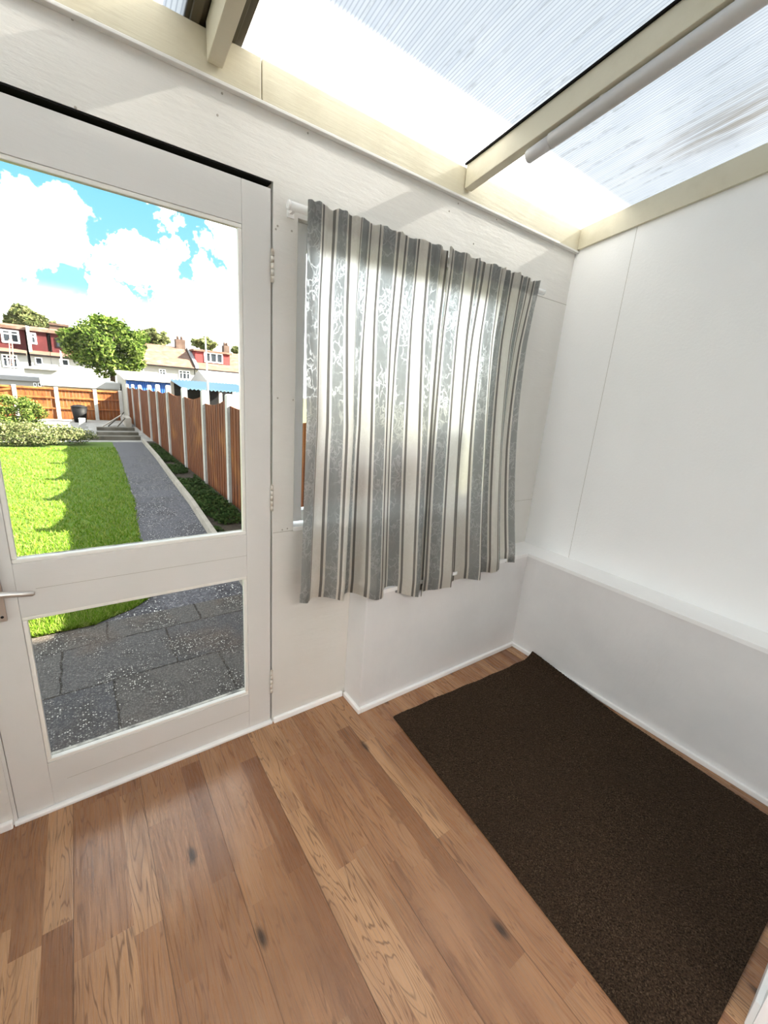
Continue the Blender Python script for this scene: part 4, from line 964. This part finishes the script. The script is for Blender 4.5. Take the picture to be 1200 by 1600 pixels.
# ------------------------------------------------------------------ houses
def gut(px, py, Y): return at(px, py, Y).z
HL = 40.0
zg = gut(20, 551.5, HL); zd0 = gut(20, 544, HL+1.2); zd1 = gut(20, 514, HL+1.2); zr = gut(20, 509.5, HL+1.2)
def left_house(label, pa, pb, da, db, chim=None):
    xa, xb = at(pa, 551, HL).x, at(pb, 551, HL).x
    h = thing('terraced_house', ((xa+xb)/2, HL, -1.5), label, 'house', 'terraced houses behind the garden')
    m = MB(); m.box(xa, xb, HL, HL+8, -1.5, zg); m.build('wall', MAT['rend'], h)
    m = MB(); m.prism([(xa, HL-.25, zg-.08), (xa, HL-.25, zg+.06), (xa, HL+1.2, zd0+.02), (xa, HL+4.2, zr+.35), (xa, HL+8.2, zg), (xa, HL+8.2, zg-.08)], (xb-xa-.01, 0, 0)); m.build('roof', MAT['rooft'], h)
    m = MB(); m.box(xa, xb-.01, HL-.34, HL-.26, zg-.05, zg+.05); m.build('gutter', MAT['black'], h)
    x0, x1 = at(da, 530, HL+1.2).x, at(db, 530, HL+1.2).x
    m = MB(); m.box(x0, x1, HL+1.0, HL+5, zd0-.2, zd1); d = m.build('dormer', MAT['brick'], h)
    m = MB(); m.box(x0-.12, x1+.12, HL+.8, HL+5, zd1+.001, zr); m.build('dormer_roof', MAT['rooft'], d)
    return h
hA = left_house('leftmost terraced house with a maroon dormer and white walls', -75, 41.5, -60, 40)
pxwin(hA, 2, 515.5, 30.5, 536, HL+1.0, cols=2, fr=.12, split=.3); pxwin(hA, 3.5, 554, 28, 574, HL, cols=3, fr=.085, split=.3)
hB = left_house('terraced house with a maroon dormer between the white party wall and the tree', 46.5, 78, 47, 73)
pxwin(hB, 44.8+2, 520, 57, 537.5, HL+1.0, cols=1, fr=.11, split=.35); pxwin(hB, 55, 558.5, 66.5, 570, HL, cols=1, fr=.06)
hC = left_house('terraced house partly hidden by the big tree', 78.5, 190, 79.5, 113)
pxwin(hC, 87, 528.5, 101, 543.5, HL+1.0, cols=1, fr=.09, split=.3, mat='black'); pxwin(hC, 93, 561, 108, 572, HL, cols=1, fr=.08)
p, q = at(41.7, 530, HL), at(46.3, 530, HL); m = MB(); m.box(p.x, q.x, HL+.55, HL+6, zg+.1, gut(43, 509, HL+.55)); m.build('party_wall', MAT['rend'], hB)
xc_ = at(78.5, 551, HL).x; p, q = Vector((xc_+.02, 0, 0)), Vector((xc_+1.25, 0, 0)); m = MB(); m.box(p.x, q.x, HL+5, HL+6, zg, gut(74, 507.5, HL+5)); ch = m.build('chimney', MAT['chim'], hC)
m = MB(); m.box(p.x, q.x+.08, HL+4.9, HL+6.1, gut(74, 509.2, HL+5)+.12, gut(74, 507.5, HL+5)+.2); m.build('chimney_cap', MAT['chim'], ch)
# rear additions of the left houses
ad_ = thing('extension', (at(60, 590, 34).x, 34, -1.5), 'white two storey rear addition below the middle maroon dormer', 'extension')
p, q = at(38, 580, 35), at(88, 580, 35); m = MB(); m.box(p.x, q.x, 35, 39.6, -1.5, gut(60, 577, 35)); m.build('wall', MAT['rend'], ad_)
m = MB(); m.box(p.x-.1, q.x+.1, 34.8, 39.6, gut(60, 577, 35)+.001, gut(60, 577, 35)+.15); m.build('roof', MAT['rend'], ad_)
ldr = thing('ladder', (at(22, 597, 34).x, 34, -.5), 'thin reddish ladder leaning on the leftmost house', 'ladder')
for a, b in ((17.5, 14), (23.5, 18.5)):
    m = MB(); m.tube([at(a, 596, 33.5), at(b, 531, 39.2)], .03, 8); m.build('stile', MAT['rust'], ldr)
for k in range(9):
    t_ = k/9; A_ = at(17.5, 596, 33.5).lerp(at(14, 531, 39.2), t_+.04); B_ = at(23.5, 596, 33.5).lerp(at(18.5, 531, 39.2), t_+.04)
    m = MB(); m.tube([A_, B_], .02, 6); m.build('rung', MAT['rust'], ldr)
m = MB(); p = at(94, 547, 30); m.tube([(p.x, 30, gz(30)), (p.x, 30, p.z)], [.05, .04], 8); tag(m.build('pole', MAT['rend']), 'short white pole in front of the big tree', 'pole')
m = MB(); p = at(319.5, 503, 13); b_ = at(325, 615, 13); m.tube([(b_.x, 13, gz(13)-.05), (b_.x, 13, b_.z), (p.x, 13, p.z)], [.035, .032, .018], 10); tag(m.build('aerial_pole', MAT['rend']), 'tall thin white pole rising above the brown fence', 'pole')

HR = 50.0
zgr = gut(290, 575.5, HR); zrr = gut(238, 537.5, HR+4.0)
def right_house(label, pa, pb):
    xa, xb = at(pa, 575, HR).x, at(pb, 575, HR).x
    h = thing('terraced_house', ((xa+xb)/2, HR, -1.8), label, 'house', 'terraced houses behind the garden')
    m = MB(); m.box(xa, xb, HR, HR+8, -1.8, zgr); m.build('wall', MAT['rend'], h)
    m = MB(); m.prism([(xa, HR-.3, zgr-.02), (xa, HR-.3, zgr+.10), (xa, HR+4, zrr), (xa, HR+8.3, zgr)], (xb-xa-.01, 0, 0)); m.build('roof', MAT['rooft'], h)
    m = MB(); m.box(xa, xb-.01, HR-.4, HR-.31, zgr-.06, zgr+.06); m.build('gutter', MAT['black'], h)
    return h
hD = right_house('terraced house with a plain pink tiled roof right of the big tree', 150, 303)
pxwin(hD, 219, 574.5, 224.5, 580, HR, cols=1, fr=.05); pxwin(hD, 248.5, 577, 259, 588, HR, cols=2, fr=.08, split=.35); pxwin(hD, 279.5, 579, 297, 593, HR, cols=3, fr=.09, split=.3)
hE = right_house('terraced house with a red cheeked dormer at the right edge of the glass', 304.5, 440)
pxwin(hE, 317, 581, 331, 589, HR, cols=2, fr=.08); pxwin(hE, 349, 584, 358.5, 593, HR, cols=1, fr=.07, split=.35)
p, q = at(305.5, 560, HR+1), at(359, 560, HR+1); zA, zB = gut(330, 568, HR+1), gut(330, 551, HR+1)
m = MB(); m.box(p.x, q.x, HR+1, HR+4.5, zA, zB); dd = m.build('dormer', MAT['red'], hE)
m = MB(); m.box(p.x-.2, q.x+.2, HR+.8, HR+4.5, zB+.001, zB+.2); m.build('dormer_roof', MAT['rooft'], dd)
pxwin(hE, 319, 551.5, 348, 567, HR+.99, cols=3, fr=.12)
for (a, b, c, d, par, lab) in ((284.5, 531, 293, 548, hD, ''), (350, 540, 358.5, 550, hE, '')):
    p, q = at(a, 540, HR+3.6), at(c, 540, HR+3.6)
    if par is hD: xe = at(303, 575, HR).x-.03; q = Vector((xe, 0, 0)); p = Vector((xe-1.0, 0, 0))
    m = MB(); m.box(p.x, q.x, HR+3.6, HR+4.6, zgr+1, gut((a+c)/2, b, HR+3.6)); ch = m.build('chimney', MAT['chim'], par)
    for k in (.3, .7):
        xx = p.x+(q.x-p.x)*k; m = MB(); m.tube([(xx, HR+4.1, gut((a+c)/2, b, HR+3.6)), (xx, HR+4.1, gut((a+c)/2, b, HR+3.6)+.35)], [.14, .11], 10); m.build('chimney_pot', MAT['chim'], ch)
p = at(304.5, 575, HR); p.x += .16; m = MB(); m.hexa([(p.x-.15, HR-.3, zgr+.0), (p.x-.15, HR-.3, zgr+.35), (p.x-.15, HR+4, zrr), (p.x-.15, HR+4, zrr+.25), (p.x+.15, HR-.3, zgr), (p.x+.15, HR-.3, zgr+.35), (p.x+.15, HR+4, zrr), (p.x+.15, HR+4, zrr+.25)]); m.build('party_wall', MAT['slate'], hE)

# ------------------------------------------------------------------ trees
def tree(name, px, py, Y, rpx, rpz, n, size, mat, label, seed, zb, clumps=70, cs=.2, shell=.5):
    c = at(px, py, Y); s = (at(px+10, py, Y)-c).length/10; rx, rz = rpx*s, rpz*s
    tr_ = thing(name, (c.x, c.y, zb), label, 'tree', 'trees beyond the garden')
    leaves('crown', blob(n, tuple(c), (rx, rx*.9, rz), seed, shell, clumps, cs), size, mat, seed, tr_)
    m = MB(); rr = np.random.RandomState(seed)
    m.tube([(c.x, c.y, zb), (c.x+.05*rx, c.y, c.z-rz*.5), (c.x, c.y, c.z+rz*.3)], [rx*.07, rx*.055, rx*.02], 10); m.build('trunk', MAT['bark'], tr_)
    for k in range(7):
        a = rr.uniform(0, 6.28); m = MB(); m.tube([(c.x, c.y, c.z-rz*(.5-.08*k)), (c.x+.35*rx*math.cos(a), c.y+.35*rx*math.sin(a), c.z-rz*.1+.06*k*rz), (c.x+.75*rx*math.cos(a), c.y+.7*rx*math.sin(a), c.z+rz*(.15+.06*k))], [rx*.03, rx*.02, rx*.006], 6); m.build('branch', MAT['bark'], tr_)
tree('broadleaf_tree', 169, 542, 25, 72, 55, 24000, .19, MAT['treeleaf'], 'large leafy green tree in front of the terraced houses', 31, -.5, 95, .27, .35)
tree('broadleaf_tree', 40, 498, 60, 36, 25, 3500, .62, MAT['farleaf'], 'dark green tree rising behind the maroon dormers', 32, -2)
tree('broadleaf_tree', 82, 512, 64, 16, 12, 900, .6, MAT['farleaf'], 'sparse small tree behind the left chimney', 33, -2)
tree('broadleaf_tree', 240, 528, 64, 28, 16, 2200, .6, MAT['farleaf'], 'rounded tree showing right of the big tree above the pink roof', 34, -2)
tree('broadleaf_tree', 320, 538, 72, 22, 10, 1300, .6, MAT['farleaf'], 'pale treetop behind the red cheeked dormer', 35, -2)
tree('broadleaf_tree', 369, 548, 74, 9, 7, 500, .5, MAT['farleaf'], 'small treetop right of the last chimney', 36, -2)
